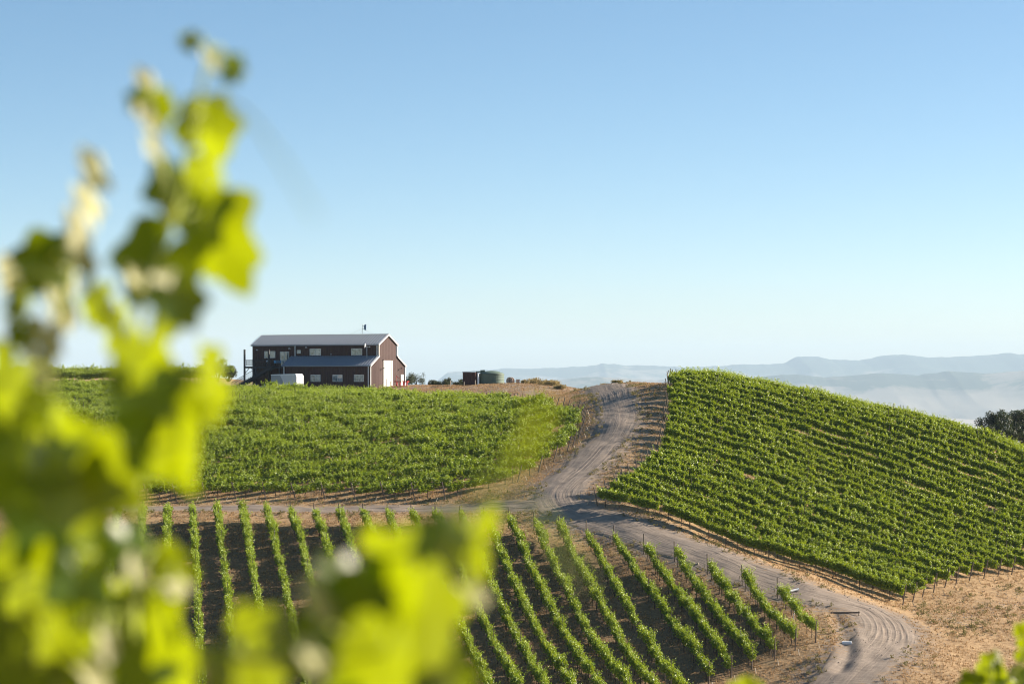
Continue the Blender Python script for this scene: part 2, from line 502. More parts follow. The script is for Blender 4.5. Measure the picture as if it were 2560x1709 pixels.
def track(name, line, width, lift, ruts, label, seed):
    rs = np.random.default_rng(seed)
    n = len(line); m = int(width / .05)
    tan = np.gradient(line, axis=0); tan /= np.linalg.norm(tan, axis=1)[:, None]
    for _ in range(6): tan[1:-1] = (tan[:-2] + tan[1:-1] * 2 + tan[2:]) / 4
    tan /= np.linalg.norm(tan, axis=1)[:, None]
    nor = np.c_[-tan[:, 1], tan[:, 0]]
    u = np.linspace(-width / 2, width / 2, m)
    s = np.r_[0, np.cumsum(np.linalg.norm(np.diff(line, axis=0), axis=1))]
    X = line[:, 0:1] + nor[:, 0:1] * u; Y = line[:, 1:2] + nor[:, 1:2] * u
    S, U = np.meshgrid(s, u, indexing='ij')
    rel = np.zeros_like(S); rm = np.zeros_like(S)
    for c0, amp, wl, ph, dp in ruts:
        c = c0 + amp * np.sin(S / wl + ph) + .25 * _vnoise(S, 0 * S + c0 * 7, 9., seed + 3) * 2
        on = smooth(-.15, .25, _vnoise(S, 0 * S + c0 * 13 + ph, 14., seed + 5))
        for side in (-.82, .82):
            for sub in (-.11, 0, .11):                       # tyre ribs
                g = np.exp(-((U - c - side - sub) / .045) ** 2) * on
                rel -= dp * g
                rm = np.maximum(rm, g * min(1, dp / .02))
            rel += dp * .6 * np.exp(-((np.abs(U - c - side) - .24) / .06) ** 2) * on
    rel += .02 * _vnoise(S, U * 1.5, 2.6, seed) + .03 * _vnoise(X, Y, .6, seed + 1)
    edge = 1 - np.abs(U) / (width / 2)
    endf = np.minimum(S, s[-1] - S) / 4.0
    fade = np.clip(np.minimum(edge * width / 1.6 + .9 * _vnoise(X, Y, 1.7, seed + 9) - .15, endf), 0, 1)
    if name == 'dirt_track': rel *= .25 + .75 * smooth(12, 55, S)
    Z = ground_z(X, Y) + np.where(fade <= 0, -.05, lift * np.minimum(1, fade * 2) + rel * fade)
    Z = np.where(fade < .12, ground_z(X, Y) - .05 + fade / .12 * (.05 + lift * .3), Z)
    idx = np.arange(n * m).reshape(n, m)
    q = np.stack([idx[:-1, :-1], idx[1:, :-1], idx[1:, 1:], idx[:-1, 1:]], -1).reshape(-1, 4)
    me = np_mesh(name, np.stack([X, Y, Z], -1).reshape(-1, 3), q, M_TRACK, True)
    ca = me.color_attributes.new('mask', 'FLOAT_COLOR', 'POINT')
    sl = np.clip(1.12 - seg_dist(X, Y, line[::6]) / 6.2, 0, 1) if name != 'side_track' else np.clip(1.0 - np.abs(U) / 3.6, 0, 1)
    ca.data.foreach_set('color', np.stack([sl, rm * fade, fade, 1 + 0 * S], -1).astype(np.float32).ravel())
    ul = me.uv_layers.new(name='UVMap')
    vi = q.ravel()
    ul.data.foreach_set('uv', np.stack([S.ravel()[vi], U.ravel()[vi]], -1).astype(np.float32).ravel())
    o = link(name, me)
    tag(o, label=label, kind='structure')
    return o
track('dirt_track', TR_MAIN, 5.6, .04, [(-.5, .35, 17, 0, .020), (.3, .7, 22, 1.4, .024), (.65, .45, 13, 3, .016), (-.2, .9, 28, 4.2, .018), (-.75, .5, 11, 2, .014), (.9, .4, 12, 5, .012), (.1, 1.1, 9, 1, .012)], 'rutted grey dirt track winding down from the crest', 11)
track('side_track', TR_SIDE, 4.4, .035, [(0, .25, 19, 0, .022), (.35, .3, 13, 2, .016)], 'dirt lane between the two vine blocks', 12)

# far mountains: ridge crest and the height it reaches
RIDGE = [(1000,948),(1018,939),(1065,935),(1077,929),(1119,929),(1149,927),(1223,923),(1253,920),(1274,918.5),(1328,921),(1378,918),(1423,915.5),(1489,911.7),(1504,906),(1518,908.7),(1536,907),(1566,912.6),(1596,912),(1655,913.5),(1700,916),(1770,915),(1834,910),(1860,908),(1924,908.5),(1962,904.7),(1975,898),(1993,889),(2008,887.6),(2044,888.6),(2075,896),(2100,897),(2146,898),(2177,893),(2203,886),(2254,883),(2292,888),(2318,891),(2369,890.7),(2432,888),(2484,883),(2522,879),(2547,883),(2600,880),(2750,890),(2900,878),(3100,900),(3400,890),(3800,930)]
def fbm(x, y, s, seed, octv=5):
    z = 0; a = 1
    for k in range(octv):
        z = z + a * (1 - 2.2 * np.abs(_vnoise(x, y, s, seed + k))); s /= 2.03; a *= .5
    return z / 2 - .5
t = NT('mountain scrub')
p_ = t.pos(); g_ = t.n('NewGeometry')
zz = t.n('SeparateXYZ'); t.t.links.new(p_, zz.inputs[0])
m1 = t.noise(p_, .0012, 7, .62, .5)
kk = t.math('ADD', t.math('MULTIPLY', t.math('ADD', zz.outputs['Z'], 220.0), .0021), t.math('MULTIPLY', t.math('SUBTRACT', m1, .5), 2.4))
cc = t.ramp(kk, [(.25, (.25, .22, .18)), (.42, (.18, .165, .13)), (.55, (.055, .07, .05)), (1, (.04, .055, .045))])  # lower slopes paler: mist at the foot painted over the dry-grass tone
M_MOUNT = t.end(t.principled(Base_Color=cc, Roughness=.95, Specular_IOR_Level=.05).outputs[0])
def range_(name, prof, dist, depth, base, rough, seed, label, m=46, drop=0.0):
    px = np.arange(prof[0][0], prof[-1][0], 4.0)
    py = np.interp(px, [a for a, _ in prof], [b for _, b in prof]) + drop
    H = (HY - py) * dist / F
    jag = (2.2 * _vnoise(px, 0 * px, 17., seed + 2) + 1.2 * _vnoise(px, 0 * px, 7., seed + 4)) * dist / F
    v = np.linspace(-1, 1, m)
    X = ((px - HX) * dist / F)[None, :] + 0 * v[:, None]
    Y = dist + depth * v[:, None] + 0 * px[None, :]
    shp = np.clip(1 - np.abs(v), 0, 1)[:, None] ** 1.25
    wob = fbm(X, Y, 2600., seed)
    ends = np.clip(np.minimum(px - px[0], px[-1] - px) / 120, 0, 1)[None, :]
    Z = base + (H[None, :] - base) * shp * (1 + rough * wob * (1 - shp) * 1.6) * ends + rough * 60 * (wob + .1) * np.minimum(shp * 3, 1) * ends * (1 - shp ** 4)
    Z = Z + jag[None, :] * shp ** 8 * ends
    n = len(px); idx = np.arange(m * n).reshape(m, n)
    q = np.stack([idx[:-1, :-1], idx[:-1, 1:], idx[1:, 1:], idx[1:, :-1]], -1).reshape(-1, 4)
    me = np_mesh(name, np.stack([X, Y, Z], -1).reshape(-1, 3), q, M_MOUNT, True)
    tag(link(name, me), kind='structure', label=label)
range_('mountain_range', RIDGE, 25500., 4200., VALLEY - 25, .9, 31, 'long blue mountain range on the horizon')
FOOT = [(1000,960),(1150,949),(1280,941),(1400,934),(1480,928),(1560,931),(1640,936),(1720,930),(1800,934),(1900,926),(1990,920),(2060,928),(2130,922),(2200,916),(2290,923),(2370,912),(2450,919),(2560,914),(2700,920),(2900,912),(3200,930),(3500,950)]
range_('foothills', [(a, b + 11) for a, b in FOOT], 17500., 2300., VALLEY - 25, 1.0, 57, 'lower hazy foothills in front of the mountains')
# ---------------------------------------------------------------- building materials
def siding_mat():
    t = NT('dark red metal siding'); v = t.obj()
    f = t.noise(v, 1.3, 5); f2 = t.noise(v, 14, 3)
    c = t.ramp(f, [(.3, (.036, .010, .008)), (.7, (.048, .0145, .0115))])
    c = t.mix(t.math('MULTIPLY', f2, .22), c, (.068, .026, .02))
    return t.end(t.principled(Base_Color=c, Roughness=.55, Specular_IOR_Level=.35).outputs[0])
M_SIDING = siding_mat()
M_CORE = plain('wall core', (.06, .025, .022), .8)
M_ROOF = plain('galvanised roof', (.22, .25, .30), .5, .2, .12, 1.2)
M_WHITE = plain('white trim', (.74, .73, .70), .5, 0, .06)
M_DECK = plain('charcoal deck timber', (.030, .032, .038), .7, 0, .3, 4)
M_FRAME = plain('window frame', (.66, .66, .63), .5, 0, .05)
M_STEEL = plain('dull steel', (.22, .24, .27), .45, .5, .15)
M_TRAILER = plain('trailer white', (.55, .58, .62), .35, 0, .05, 1.0)
M_TRAILER2 = plain('trailer grey', (.30, .33, .36), .4, 0, .06, 1.0)
M_RUBBER = plain('tyre rubber', (.02, .02, .02), .8)
M_RED = plain('red implement paint', (.42, .03, .025), .45, 0, .2, 6)
M_BLUE = plain('blue plastic', (.06, .26, .50), .4)
M_GREEN = plain('green tank paint', (.105, .150, .118), .6, 0, .14, 1.0)
M_RUST = plain('rust red box', (.085, .030, .026), .7, 0, .3, 2.5)
M_TAN = plain('weathered plywood', (.48, .36, .28), .8, 0, .2, 3)
M_WOOD = plain('grey weathered wood', (.17, .135, .105), .85, 0, .35, 5, .01)
M_WOODL = plain('pale wood', (.52, .44, .34), .8, 0, .2, 5)
M_PIPE = plain('white pipe', (.70, .72, .74), .45, 0, .06)
M_FURN = plain('brown furniture', (.13, .085, .06), .7)
def glass_mat():
    t = NT('window glass'); v = t.obj()
    f = t.noise(v, 1.1, 2)
    c = t.ramp(f, [(.35, (.10, .13, .14)), (.6, (.34, .38, .38))])       # soft darker and paler patches in the pane
    p = t.principled(Base_Color=c, Roughness=.04, Specular_IOR_Level=.9, Coat_Weight=.6, Coat_Roughness=.02)
    return t.end(p.outputs[0])
M_GLASS = glass_mat()

# ---------------------------------------------------------------- barn
BX, BY = (926 - HX) * 378 / F, 378.0
BZ = gz(BX, BY) - .05
TH = R(-27.0)
barn = empty('barn', (BX, BY, BZ), TH)
tag(barn, 'dark red metal barn with grey ribbed roof and side deck', 'barn')
W, LN, LL = 10.9, 23.6, 16.2          # width, full length, length of the near lean-to
YA, YB = 2.6, 8.3                     # centre aisle
ZR, ZE, ZJ, ZL = 8.6, 7.1, 5.2, 3.75  # ridge, upper eave, lean-to junction, lean-to eave
def gable_h(y):
    if y <= YA: return ZL + (ZJ - ZL) * y / YA
    if y < (YA + YB) / 2: return ZE + (ZR - ZE) * (y - YA) / ((YB - YA) / 2)
    if y <= YB: return ZR - (ZR - ZE) * (y - (YA + YB) / 2) / ((YB - YA) / 2)
    return ZJ - (ZJ - ZL) * (y - YB) / (W - YB)

_pc = {}
def rib_panel(w, h0, h1, mat, pitch=.3, rib=.03, rw=.05, off=0.0):
    """ribbed metal sheet: u along +x, up +z, ribs towards -y"""
    key = (round(w, 3), round(h0, 3), round(h1, 3), mat.name, pitch, rib)
    if key in _pc: return _pc[key]
    us = [(0, 0)]
    u = pitch / 2
    while u < w - rw:
        us += [(u - rw, 0), (u - rw * .5, -rib), (u + rw * .5, -rib), (u + rw, 0)]
        u += pitch
    us.append((w, 0))
    vs, fs = [], []
    for a, d in us:
        top = h0 + (h1 - h0) * a / w
        vs += [(a, d, 0), (a, d, top), (a, .025, 0), (a, .025, top)]
    for i in range(len(us) - 1):
        a, b = i * 4, i * 4 + 4
        fs += [(a, b, b + 1, a + 1), (a + 2, a + 3, b + 3, b + 2), (a + 1, b + 1, b + 3, a + 3), (a, a + 2, b + 2, b)]
    e = (len(us) - 1) * 4
    fs += [(0, 1, 3, 2), (e, e + 2, e + 3, e + 1)]
    me = MB().add(vs, fs).mesh('siding_panel', mat)
    _pc[key] = me
    return me

walls = MB()
walls.box(-LL + .05, -.05, .05, YA, -.9, ZL - .12)                                  # near lean-to
walls.prism([(.05, ZL - .13), (YA, ZL - .13), (YA, ZJ - .1), (.05, ZL - .08)], 'x', -LL + .05, -.05)
walls.prism([(YA + .05, -.9), (YB - .05, -.9), (YB - .05, ZE - .05), ((YA + YB) / 2, ZR - .08), (YA + .05, ZE - .05)], 'x', -LN + .05, -.05)
walls.prism([(YB, -.9), (W - .05, -.9), (W - .05, ZL - .1), (YB, ZJ - .1)], 'x', -LN + .05, -.05)
core = walls.build('wall', M_CORE, barn)
PW = .92
def wall_long(y, x0, x1, z0, z1):           # facing the camera side (-y)
    n = max(1, round((x1 - x0) / PW)); w = (x1 - x0) / n
    me = rib_panel(w, z1 - z0, z1 - z0, M_SIDING)
    for i in range(n):
        link('siding_panel', me, core, (x0 + i * w, y, z0))
wall_long(.02, -LL, 0, -.9, ZL - .06)
wall_long(YA + .02, -LL, 0, ZJ - .25, ZE - .05)
wall_long(YA + .02, -LN, -LL, -.9, ZE - .05)
def wall_gable(x, face):                    # face=+1 looks along +x
    ys = [0, .87, 1.73, YA, YA + .95, YA + 1.9, (YA + YB) / 2, YB - 1.9, YB - .95, YB, YB + .87, YB + 1.73, W]
    for a, b in zip(ys[:-1], ys[1:]):
        ha, hb = gable_h(a + 1e-6), gable_h(b - 1e-6)
        if a >= YB: ha = gable_h(a + 1e-6)
        if face > 0:
            link('siding_panel', rib_panel(b - a, ha + .86, hb + .86, M_SIDING), core, (x, a, -.9), (0, 0, R(90)))
        else:
            if b <= YA: continue
            link('siding_panel', rib_panel(b - a, hb + .86, ha + .86, M_SIDING), core, (x, b, -.9), (0, 0, R(-90)))
wall_gable(-.02, 1)
wall_gable(-LN + .02, -1)

# roofs: slab with separate ribbed sheets
def roof(y_eave, z_eave, y_top, z_top, x0, x1, over, name):
    run, rise = abs(y_top - y_eave), z_top - z_eave
    pit = math.atan2(rise, run); ln = math.hypot(run, rise) + over
    sgn = 1 if y_top > y_eave else -1
    n = round((x1 - x0) / .98); w = (x1 - x0) / n
    ye, ze = y_eave - sgn * over * math.cos(pit), z_eave - over * math.sin(pit)
    slab = MB()
    d = .09
    slab.prism([(ye, ze), (y_top, z_top), (y_top, z_top - d), (ye, ze - d)], 'x', x0, x1)
    sl = slab.build(name, M_STEEL, barn)
    me = rib_panel(w, ln, ln, M_ROOF, .49, .09, .085)
    for i in range(n):
        if sgn > 0:
            link('roof_panel', me, sl, (x0 + i * w, ye, ze + .03), (pit - R(90), 0, 0))
        else:
            link('roof_panel', me, sl, (x0 + (i + 1) * w, ye, ze + .03), (pit - R(90), 0, R(180)))
    return sl
ym = (YA + YB) / 2
roof(YA, ZE, ym, ZR, -LN - .15, .15, .25, 'roof')
roof(YB, ZE, ym, ZR, -LN - .15, .15, .25, 'roof')
roof(0, ZL, YA, ZJ, -LL - .1, .15, .2, 'lean_to_roof')
roof(W, ZL, YB, ZJ, -LN - .1, .15, .2, 'lean_to_roof')
MB().prism([(ym - .22, ZR - .02), (ym, ZR + .12), (ym + .22, ZR - .02)], 'x', -LN - .18, .18).build('ridge_cap', M_ROOF, barn)
def rake(y0, z0, y1, z1, x):
    MB().prism([(y0, z0 + .09), (y1, z1 + .09), (y1, z1 - .15), (y0, z0 - .15)], 'x', x, x + .06).build('rake_trim', M_WHITE, barn)
for x in (.155, -LN - .215):
    rake(YA - .24, ZE - .13, ym, ZR, x); rake(ym, ZR, YB + .24, ZE - .13, x)
    if x > 0: rake(-.19, ZL - .1, YA, ZJ, x)
    rake(YB, ZJ, W + .19, ZL - .1, x)
for y, z0, z1 in ((-.02, -.9, ZL - .2), (YA - .05, ZJ, ZE - .2), (YB + .05, ZJ, ZE - .2), (W + .02, -.9, ZL - .2)):
    MB().box(.02, .10, y - .07, y + .07, z0, z1).build('corner_trim', M_WHITE, barn)
def gutter(y, z, x0, x1):
    MB().prism([(y - .14, z + .05), (y - .14, z - .07), (y, z - .07), (y, z + .05)], 'x', x0, x1).build('gutter', M_ROOF, barn)
gutter(YA - .23, ZE - .17, -LN - .1, .1); gutter(-.18, ZL - .15, -LL - .05, .1)
for x, y, z0, z1 in ((-.25, YA - .1, ZJ, ZE - .2), (-15.4, YA - .1, ZJ + .05, ZE - .2), (-.3, -.1, -.6, ZL - .2), (-LL + .35, -.1, -.6, ZL - .2)):
    MB().box(x - .065, x + .065, y - .07, y + .03, z0, z1).build('downspout', M_PIPE, barn)

def window(x0, x1, y, z0, z1, panes=2):
    f = MB(); d = y - .075; w = .07
    f.box(x0, x1, d, y, z0, z0 + w).box(x0, x1, d, y, z1 - w, z1).box(x0, x0 + w, d, y, z0 + w, z1 - w).box(x1 - w, x1, d, y, z0 + w, z1 - w)
    fr = f.build('window', M_FRAME, barn)
    pw = (x1 - x0 - 2 * w) / panes
    for i in range(panes):
        a = x0 + w + i * pw
        if i:
            MB().box(a - .03, a + .03, d + .008, y - .005, z0 + w, z1 - w).build('mullion', M_FRAME, fr)
        MB().box(a + .03 * (i > 0), a + pw - .03 * (i < panes - 1), d + .035, d + .045, z0 + w, z1 - w).build('pane', M_GLASS, fr)
for x0, x1 in ((-10.9, -9.1), (-6.85, -5.05), (-2.95, -1.15)): window(x0, x1, .0, 1.15, 2.25)
for x0, x1 in ((-12.7, -10.6), (-5.0, -3.0)): window(x0, x1, YA, 5.35, 6.4)
window(-15.1, -14.4, YA, 5.65, 6.2, 1)
window(-21.3, -19.2, YA, 4.95, 6.05)
window(-18.3, -16.6, YA, 3.72, 5.95)                        # glazed deck door
# big sliding door and its track, small side door
MB().box(.03, .09, 4.0, 6.45, -.6, 4.5).build('sliding_door', M_WHITE, barn)
MB().box(.035, .12, 6.62, 6.80, -.6, 4.45).build('door_jamb', M_PIPE, barn)
MB().box(.03, .13, 3.85, 6.9, 4.52, 4.66).build('door_track', M_SIDING, barn)
MB().box(.03, .08, 9.5, 10.35, -.6, 2.3).build('side_door', M_WHITE, barn)
def lamp(x, y, z, dx, dy):
    m = MB(); m.tube([(x, y, z), (x + dx * .35, y + dy * .35, z + .12)], .035)
    m.lathe([(.03, .16), (.17, .02), (.16, .0)], 12, 'z', (x + dx * .38, y + dy * .38, z))
    return m
lamp(.03, 3.6, 3.2, 1, 0).build('wall_lamp', M_DECK, barn)
lamp(.03, 9.2, 3.2, 1, 0).build('wall_lamp', M_DECK, barn)
lamp(-13.2, YA, 6.55, 0, -1).build('wall_lamp', M_PIPE, barn)
lamp(-16.35, YA, 6.4, 0, -1).build('wall_lamp', M_PIPE, barn)
lamp(-22.5, YA, 6.2, 0, -1).build('wall_lamp', M_PIPE, barn)
# vent stack on the lean-to roof
MB().tube([(-8.4, 2.0, 4.8), (-8.4, 2.0, 5.5)], .05).lathe([(.12, 5.5), (.12, 5.6)], 8, 'z', (-8.4, 2.0, 0)).build('vent_pipe', M_STEEL, barn)
# satellite dish on a mast
dish = MB().tube([(-1.75, 1.9, 4.75), (-1.75, 1.9, 6.75)], .04).build('satellite_dish', M_PIPE, barn)
prof = [(.0, 0), (.18, .02), (.34, .08), (.42, .13), (.43, .12), (.34, .06), (.18, .0), (.0, -.02)]
m = MB().lathe(prof, 20, 'y'); m.build('dish_bowl', M_PIPE, dish, (-1.95, 1.85, 6.75), (R(10), 0, R(115)))
MB().tube([(-1.9, 1.85, 6.6), (-1.25, 1.75, 6.62)], .025).lathe([(.05, -.05), (.09, .05), (.06, .12)], 8, 'x', (-1.2, 1.75, 6.62)).build('feed_arm', M_PIPE, dish)
# antenna mast with a panel on the ridge, held by guy wires
ant = MB().tube([(-4.6, ym, ZR), (-4.6, ym, ZR + 1.6)], .035).build('antenna_mast', M_STEEL, barn)
MB().prism([(-.05, -.38), (.30, -.5), (.34, .5), (-.05, .34)], 'x', -.1, .1).box(-.02, .02, -.35, .0, .12, .2).box(-.02, .02, -.35, .0, -.25, -.18).build('antenna_panel', plain('antenna grey', (.16, .24, .34), .5), ant, (-4.3, ym, ZR + 1.2), (0, 0, R(-75)))
for dx, dy in ((2.0, 0), (-2.6, 0), (0, -1.4)):
    MB().tube([(-4.6, ym, ZR + 1.05), (-4.6 + dx, ym + dy, ZR + .02 - abs(dy) * .52)], .012, 4).build('guy_wire', M_STEEL, ant)

# deck on posts with stairs
ZD = 3.6
X0, X1 = -LN + .3, -LL - .15
deck = empty('deck', (0, 0, 0), 0, barn)
dk = MB().box(X0, X1, -.4, YA - .05, ZD - .30, ZD - .05).build('deck_frame', M_DECK, deck)
y = -.4
while y < YA - .2:
    MB().box(X0 - .03, X1, y, y + .17, ZD - .045, ZD).build('deck_board', M_DECK, deck); y += .19
for x, yy, z1 in ((X0 + .1, -.3, ZD + 2.7), (-LN + 2.6, -.3, ZD - .3), (-18.6, -.3, ZD + 2.6), (X1 - .2, -.3, ZD - .3), (X0 + .1, YA - .2, ZD + 1.05)):
    MB().box(x - .12, x + .12, yy - .12, yy + .12, -.9, z1).build('deck_post', M_DECK, deck)
for x, s in ((X0 + .1, 1), (-LN + 2.6, -1), (-LN + 2.6, 1), (-18.6, -1)):
    MB().tube([(x, -.3, ZD - 1.2), (x + s * .9, -.3, ZD - .3)], .06, 4).build('deck_brace', M_DECK, deck)
def railing(p, q, n):
    p, q = Vector(p), Vector(q)
    m = MB()
    m.tube([p + Vector((0, 0, 1.0)), q + Vector((0, 0, 1.0))], .045, 4).tube([p + Vector((0, 0, .15)), q + Vector((0, 0, .15))], .03, 4)
    r = m.build('railing', M_DECK, deck)
    bal = None
    for i in range(n + 1):
        b = p.lerp(q, i / n)
        if bal is None: bal = MB().tube([(0, 0, .12), (0, 0, 1.0)], .022, 4).mesh('baluster', M_DECK)
        link('baluster', bal, r, b)
    return r
railing((X0 + .1, -.32, ZD), (-18.6, -.32, ZD), 26)
railing((-17.2, -.32, ZD), (X1 - .1, -.32, ZD), 8)
railing((X0 + .05, -.3, ZD), (X0 + .05, YA - .2, ZD), 16)
SX0, SX1 = -24.9, -17.4                                      # stair foot, stair head
NS = 21
tread = MB().box(-.2, .2, -1.05, -.05, -.03, .03).mesh('tread', M_DECK)
strg = MB()
for yy in (-1.5, -.5):
    strg.prism([(SX0 - .2, -.35), (SX0 + .25, -.35), (SX1 + .1, ZD - .35), (SX1 + .1, ZD - .02), (SX0 - .2, .05)], 'y', yy - .03, yy + .03)
strg = strg.build('stair_stringer', M_DECK, deck)
for i in range(NS):
    f = (i + .5) / NS
    link('tread', tread, strg, (SX0 + (SX1 - SX0) * f, -.45, ZD * f))
railing((SX0, -1.5, 0), (SX1, -1.5, ZD), 40)
railing((SX0, -.55, 0), (X0 - .1, -.55, ZD * (X0 - .1 - SX0) / (SX1 - SX0)), 9)

def barn_pt(x, y, z=0.0):
    c, s = math.cos(TH), math.sin(TH)
    return (BX + x * c - y * s, BY + x * s + y * c, BZ + z)

# things on the deck: they stand on it and are things of their own
pt = barn_pt(-20.8, .9, ZD); tb = empty('picnic_table', pt, TH)
tag(tb, 'brown wooden table on the barn deck', 'table')
for i in range(4): MB().box(-.95, .95, -.4 + i * .2, -.22 + i * .2, .70, .75).build('table_plank', M_FURN, tb)
for s in (-.75, .75):
    MB().tube([(s, -.35, 0), (s, .3, .7)], .045, 4).tube([(s, .35, 0), (s, -.3, .7)], .045, 4).build('leg', M_FURN, tb)
for s in (-.75, .75): MB().box(-.95, .95, s - .13, s + .13, .40, .44).build('bench_seat', M_FURN, tb)
pt = barn_pt(-17.2, .1, ZD); cb = empty('cooler_box', pt, TH)
tag(cb, 'blue plastic cooler box at the deck edge', 'cooler')
MB().box(-.55, .55, -.22, .22, .5, .85).build('cooler_body', M_BLUE, cb); MB().box(-.57, .57, -.24, .24, .855, .95).build('lid', M_BLUE, cb)
MB().box(-.5, -.44, -.18, .18, 0, .5).box(.44, .5, -.18, .18, 0, .5).build('stand', M_DECK, cb)
pt = barn_pt(-19.1, .2, ZD); gr = empty('barbecue_grill', pt, TH)
tag(gr, 'small silver barbecue grill on the barn deck', 'grill')
MB().lathe([(.05, .55), (.26, .68), (.3, .8), (.26, .93), (.05, 1.02)], 14).build('kettle', M_PIPE, gr)
for a in (0, 2.1, 4.2): MB().tube([(.12 * math.cos(a), .12 * math.sin(a), .66), (.3 * math.cos(a), .3 * math.sin(a), 0)], .02, 5).build('leg', M_STEEL, gr)

# ---------------------------------------------------------------- yard
def ground_spot(px, d):
    x = (px - HX) * d / F
    return x, d, gz(x, d)
# enclosed cargo trailer
tx, ty, tz = ground_spot(716, 376)
tr = empty('cargo_trailer', (tx, ty, tz), R(-27)); tr.scale = (.88, 1, 1.08); tag(tr, 'white enclosed cargo trailer parked beside the barn', 'trailer')
prof = [(-2.45, .5), (2.5, .5), (2.78, .62), (2.85, 1.0), (2.85, 2.2), (2.72, 2.48), (2.5, 2.6), (-2.35, 2.5), (-2.45, 2.42)]
body = MB().prism(prof, 'y', -1.05, 1.05).build('body', M_TRAILER, tr)
bv = body.modifiers.new('bevel', 'BEVEL'); bv.width = .04; bv.segments = 3; bv.limit_method = 'ANGLE'
MB().prism([(-2.40, .55), (.75, .55), (-.55, 2.35), (-2.40, 2.35)], 'y', -1.075, -1.052).build('grey_panel', M_TRAILER2, tr)
MB().box(-2.46, 2.3, -1.09, -1.052, 2.37, 2.47).build('roof_trim', M_PIPE, tr)
dr = MB().box(1.05, 1.8, -1.078, -1.052, .7, 2.2).build('side_door', M_TRAILER, tr); MB().box(1.12, 1.3, -1.12, -1.08, 1.3, 1.38).build('latch', M_RUBBER, dr)
for wx in (-.75, .05):
    w = MB().lathe([(.30, -.11), (.36, -.07), (.36, .07), (.30, .11)], 20, 'y', (wx, -.98, .36)).build('wheel', M_RUBBER, tr)
    MB().lathe([(.19, -.125), (.19, -.10)], 14, 'y', (wx, -.98, .36)).build('rim', M_PIPE, w)
    MB().lathe([(.30, -.11), (.36, -.07), (.36, .07), (.30, .11)], 20, 'y', (wx, .98, .36)).build('wheel', M_RUBBER, tr)
MB().tube([(2.6, -.6, .5), (3.9, 0, .5)], .06, 4).tube([(2.6, .6, .5), (3.9, 0, .5)], .06, 4).tube([(3.7, 0, 0), (3.7, 0, .75)], .05, 6).build('hitch', M_RUBBER, tr)
# white disc leaning by the stairs, boxes
x, y, z = ground_spot(665, 374)
dd = empty('spare_dish', (x, y, z), R(20)); tag(dd, 'small white round dish standing under the barn stairs', 'dish')
MB().lathe([(0, -.03), (.3, 0), (.48, .1), (.49, .13), (.46, .12), (.28, .03), (0, .0)], 22, 'y', (0, 0, 1.05)).build('bowl', M_PIPE, dd, rot=(R(8), 0, 0))
MB().tube([(0, .25, 0), (0, .1, 1.05)], .04, 6).build('stand', M_STEEL, dd)
for i, (px, w, h, lab) in enumerate(((640, .9, .8, 'grey crate on the ground under the barn stairs'), (651, .6, 1.05, 'taller grey crate beside the white round dish'))):
    x, y, z = ground_spot(px, 375.5)
    c = empty('crate', (x, y, z), R(-20 + 18 * i)); tag(c, lab, 'crate', 'crates by the stairs')
    MB().box(-w / 2, w / 2, -.4, .4, 0, h).build('box', M_STEEL, c)
    for k in range(3): MB().box(-w / 2 - .02, w / 2 + .02, -.43, -.402, h * (.12 + .3 * k), h * (.3 + .3 * k)).build('slat', M_STEEL, c)
# red disc harrow by the gable
x, y, z = ground_spot(1003, 379)
hr = empty('disc_harrow', (x, y, z), R(-15)); tag(hr, 'red disc harrow parked by the barn gable door', 'harrow')
MB().box(-1.2, 1.0, -.08, .08, .75, .9).box(-1.2, 1.0, .9, 1.05, .75, .9).box(-1.2, -1.05, .0, .95, .752, .898).box(.85, 1.0, .0, .95, .752, .898).build('frame', M_RED, hr)
MB().tube([(-1.0, .4, .85), (-.95, .4, 1.75)], .05, 6).tube([(-.95, .4, 1.7), (.2, .4, .9)], .04, 6).build('hitch', M_RED, hr)
dm = MB().lathe([(.05, -.04), (.3, -.02), (.42, .06), (.41, .075), (.28, 0), (.04, -.02)], 16, 'x').mesh('disc', M_RED)
for k in range(8): link('disc', dm, hr, (-1.05 + .28 * k, -.15 if k % 2 else 1.1, .42), (0, 0, R(15)))
# bollards in front of the big door
for px, h in ((965.5, 1.7), (976, 1.3)):
    x, y, z = ground_spot(px, 372)
    p_ = empty('door_post', (x, y, z)); tag(p_, 'thin dark post in front of the white sliding door' if h > 1.5 else 'shorter pale post right of the white sliding door', 'post', 'posts before the barn door')
    MB().tube([(0, 0, -.3), (0, 0, h)], .07, 8).build('shaft', M_DECK if h > 1.5 else M_WOODL, p_); MB().tube([(0, 0, h + .002), (0, 0, h + .05)], .085, 8).build('cap', M_DECK, p_)

# water tank, rust-red pump box, standpipe
x, y, z = ground_spot(1229, 379)
tk = empty('water_tank', (x, y, z)); tag(tk, 'dark green round water tank with low domed roof', 'tank')
MB().lathe([(1.97, -.2), (1.97, 1.62), (2.0, 1.64), (2.0, 1.72), (1.97, 1.74)], 48).build('tank_wall', M_GREEN, tk, smooth_=False)
MB().lathe([(2.03, 1.742), (1.75, 1.95), (1.25, 2.15), (.7, 2.27), (.05, 2.32)], 48).build('dome', M_GREEN, tk, smooth_=True)
MB().box(-1.75, -1.05, -.75, -.05, 1.95, 2.42).build('hatch', M_GREEN, tk)
for h in (.4, .85, 1.3): MB().lathe([(1.975, h), (2.0, h + .02), (2.0, h + .06), (1.975, h + .08)], 48).build('hoop', M_GREEN, tk)
x, y, z = ground_spot(1176, 378.5)
pb = empty('pump_box', (x, y, z), R(-14)); tag(pb, 'rust-red ribbed metal box beside the green tank', 'shed')
core2 = MB().box(-1.05, .95, -.7, .7, -.2, 2.16).build('box_body', M_CORE, pb)
me = rib_panel(.5, 2.3, 2.36, M_RUST, .25, .03, .04)
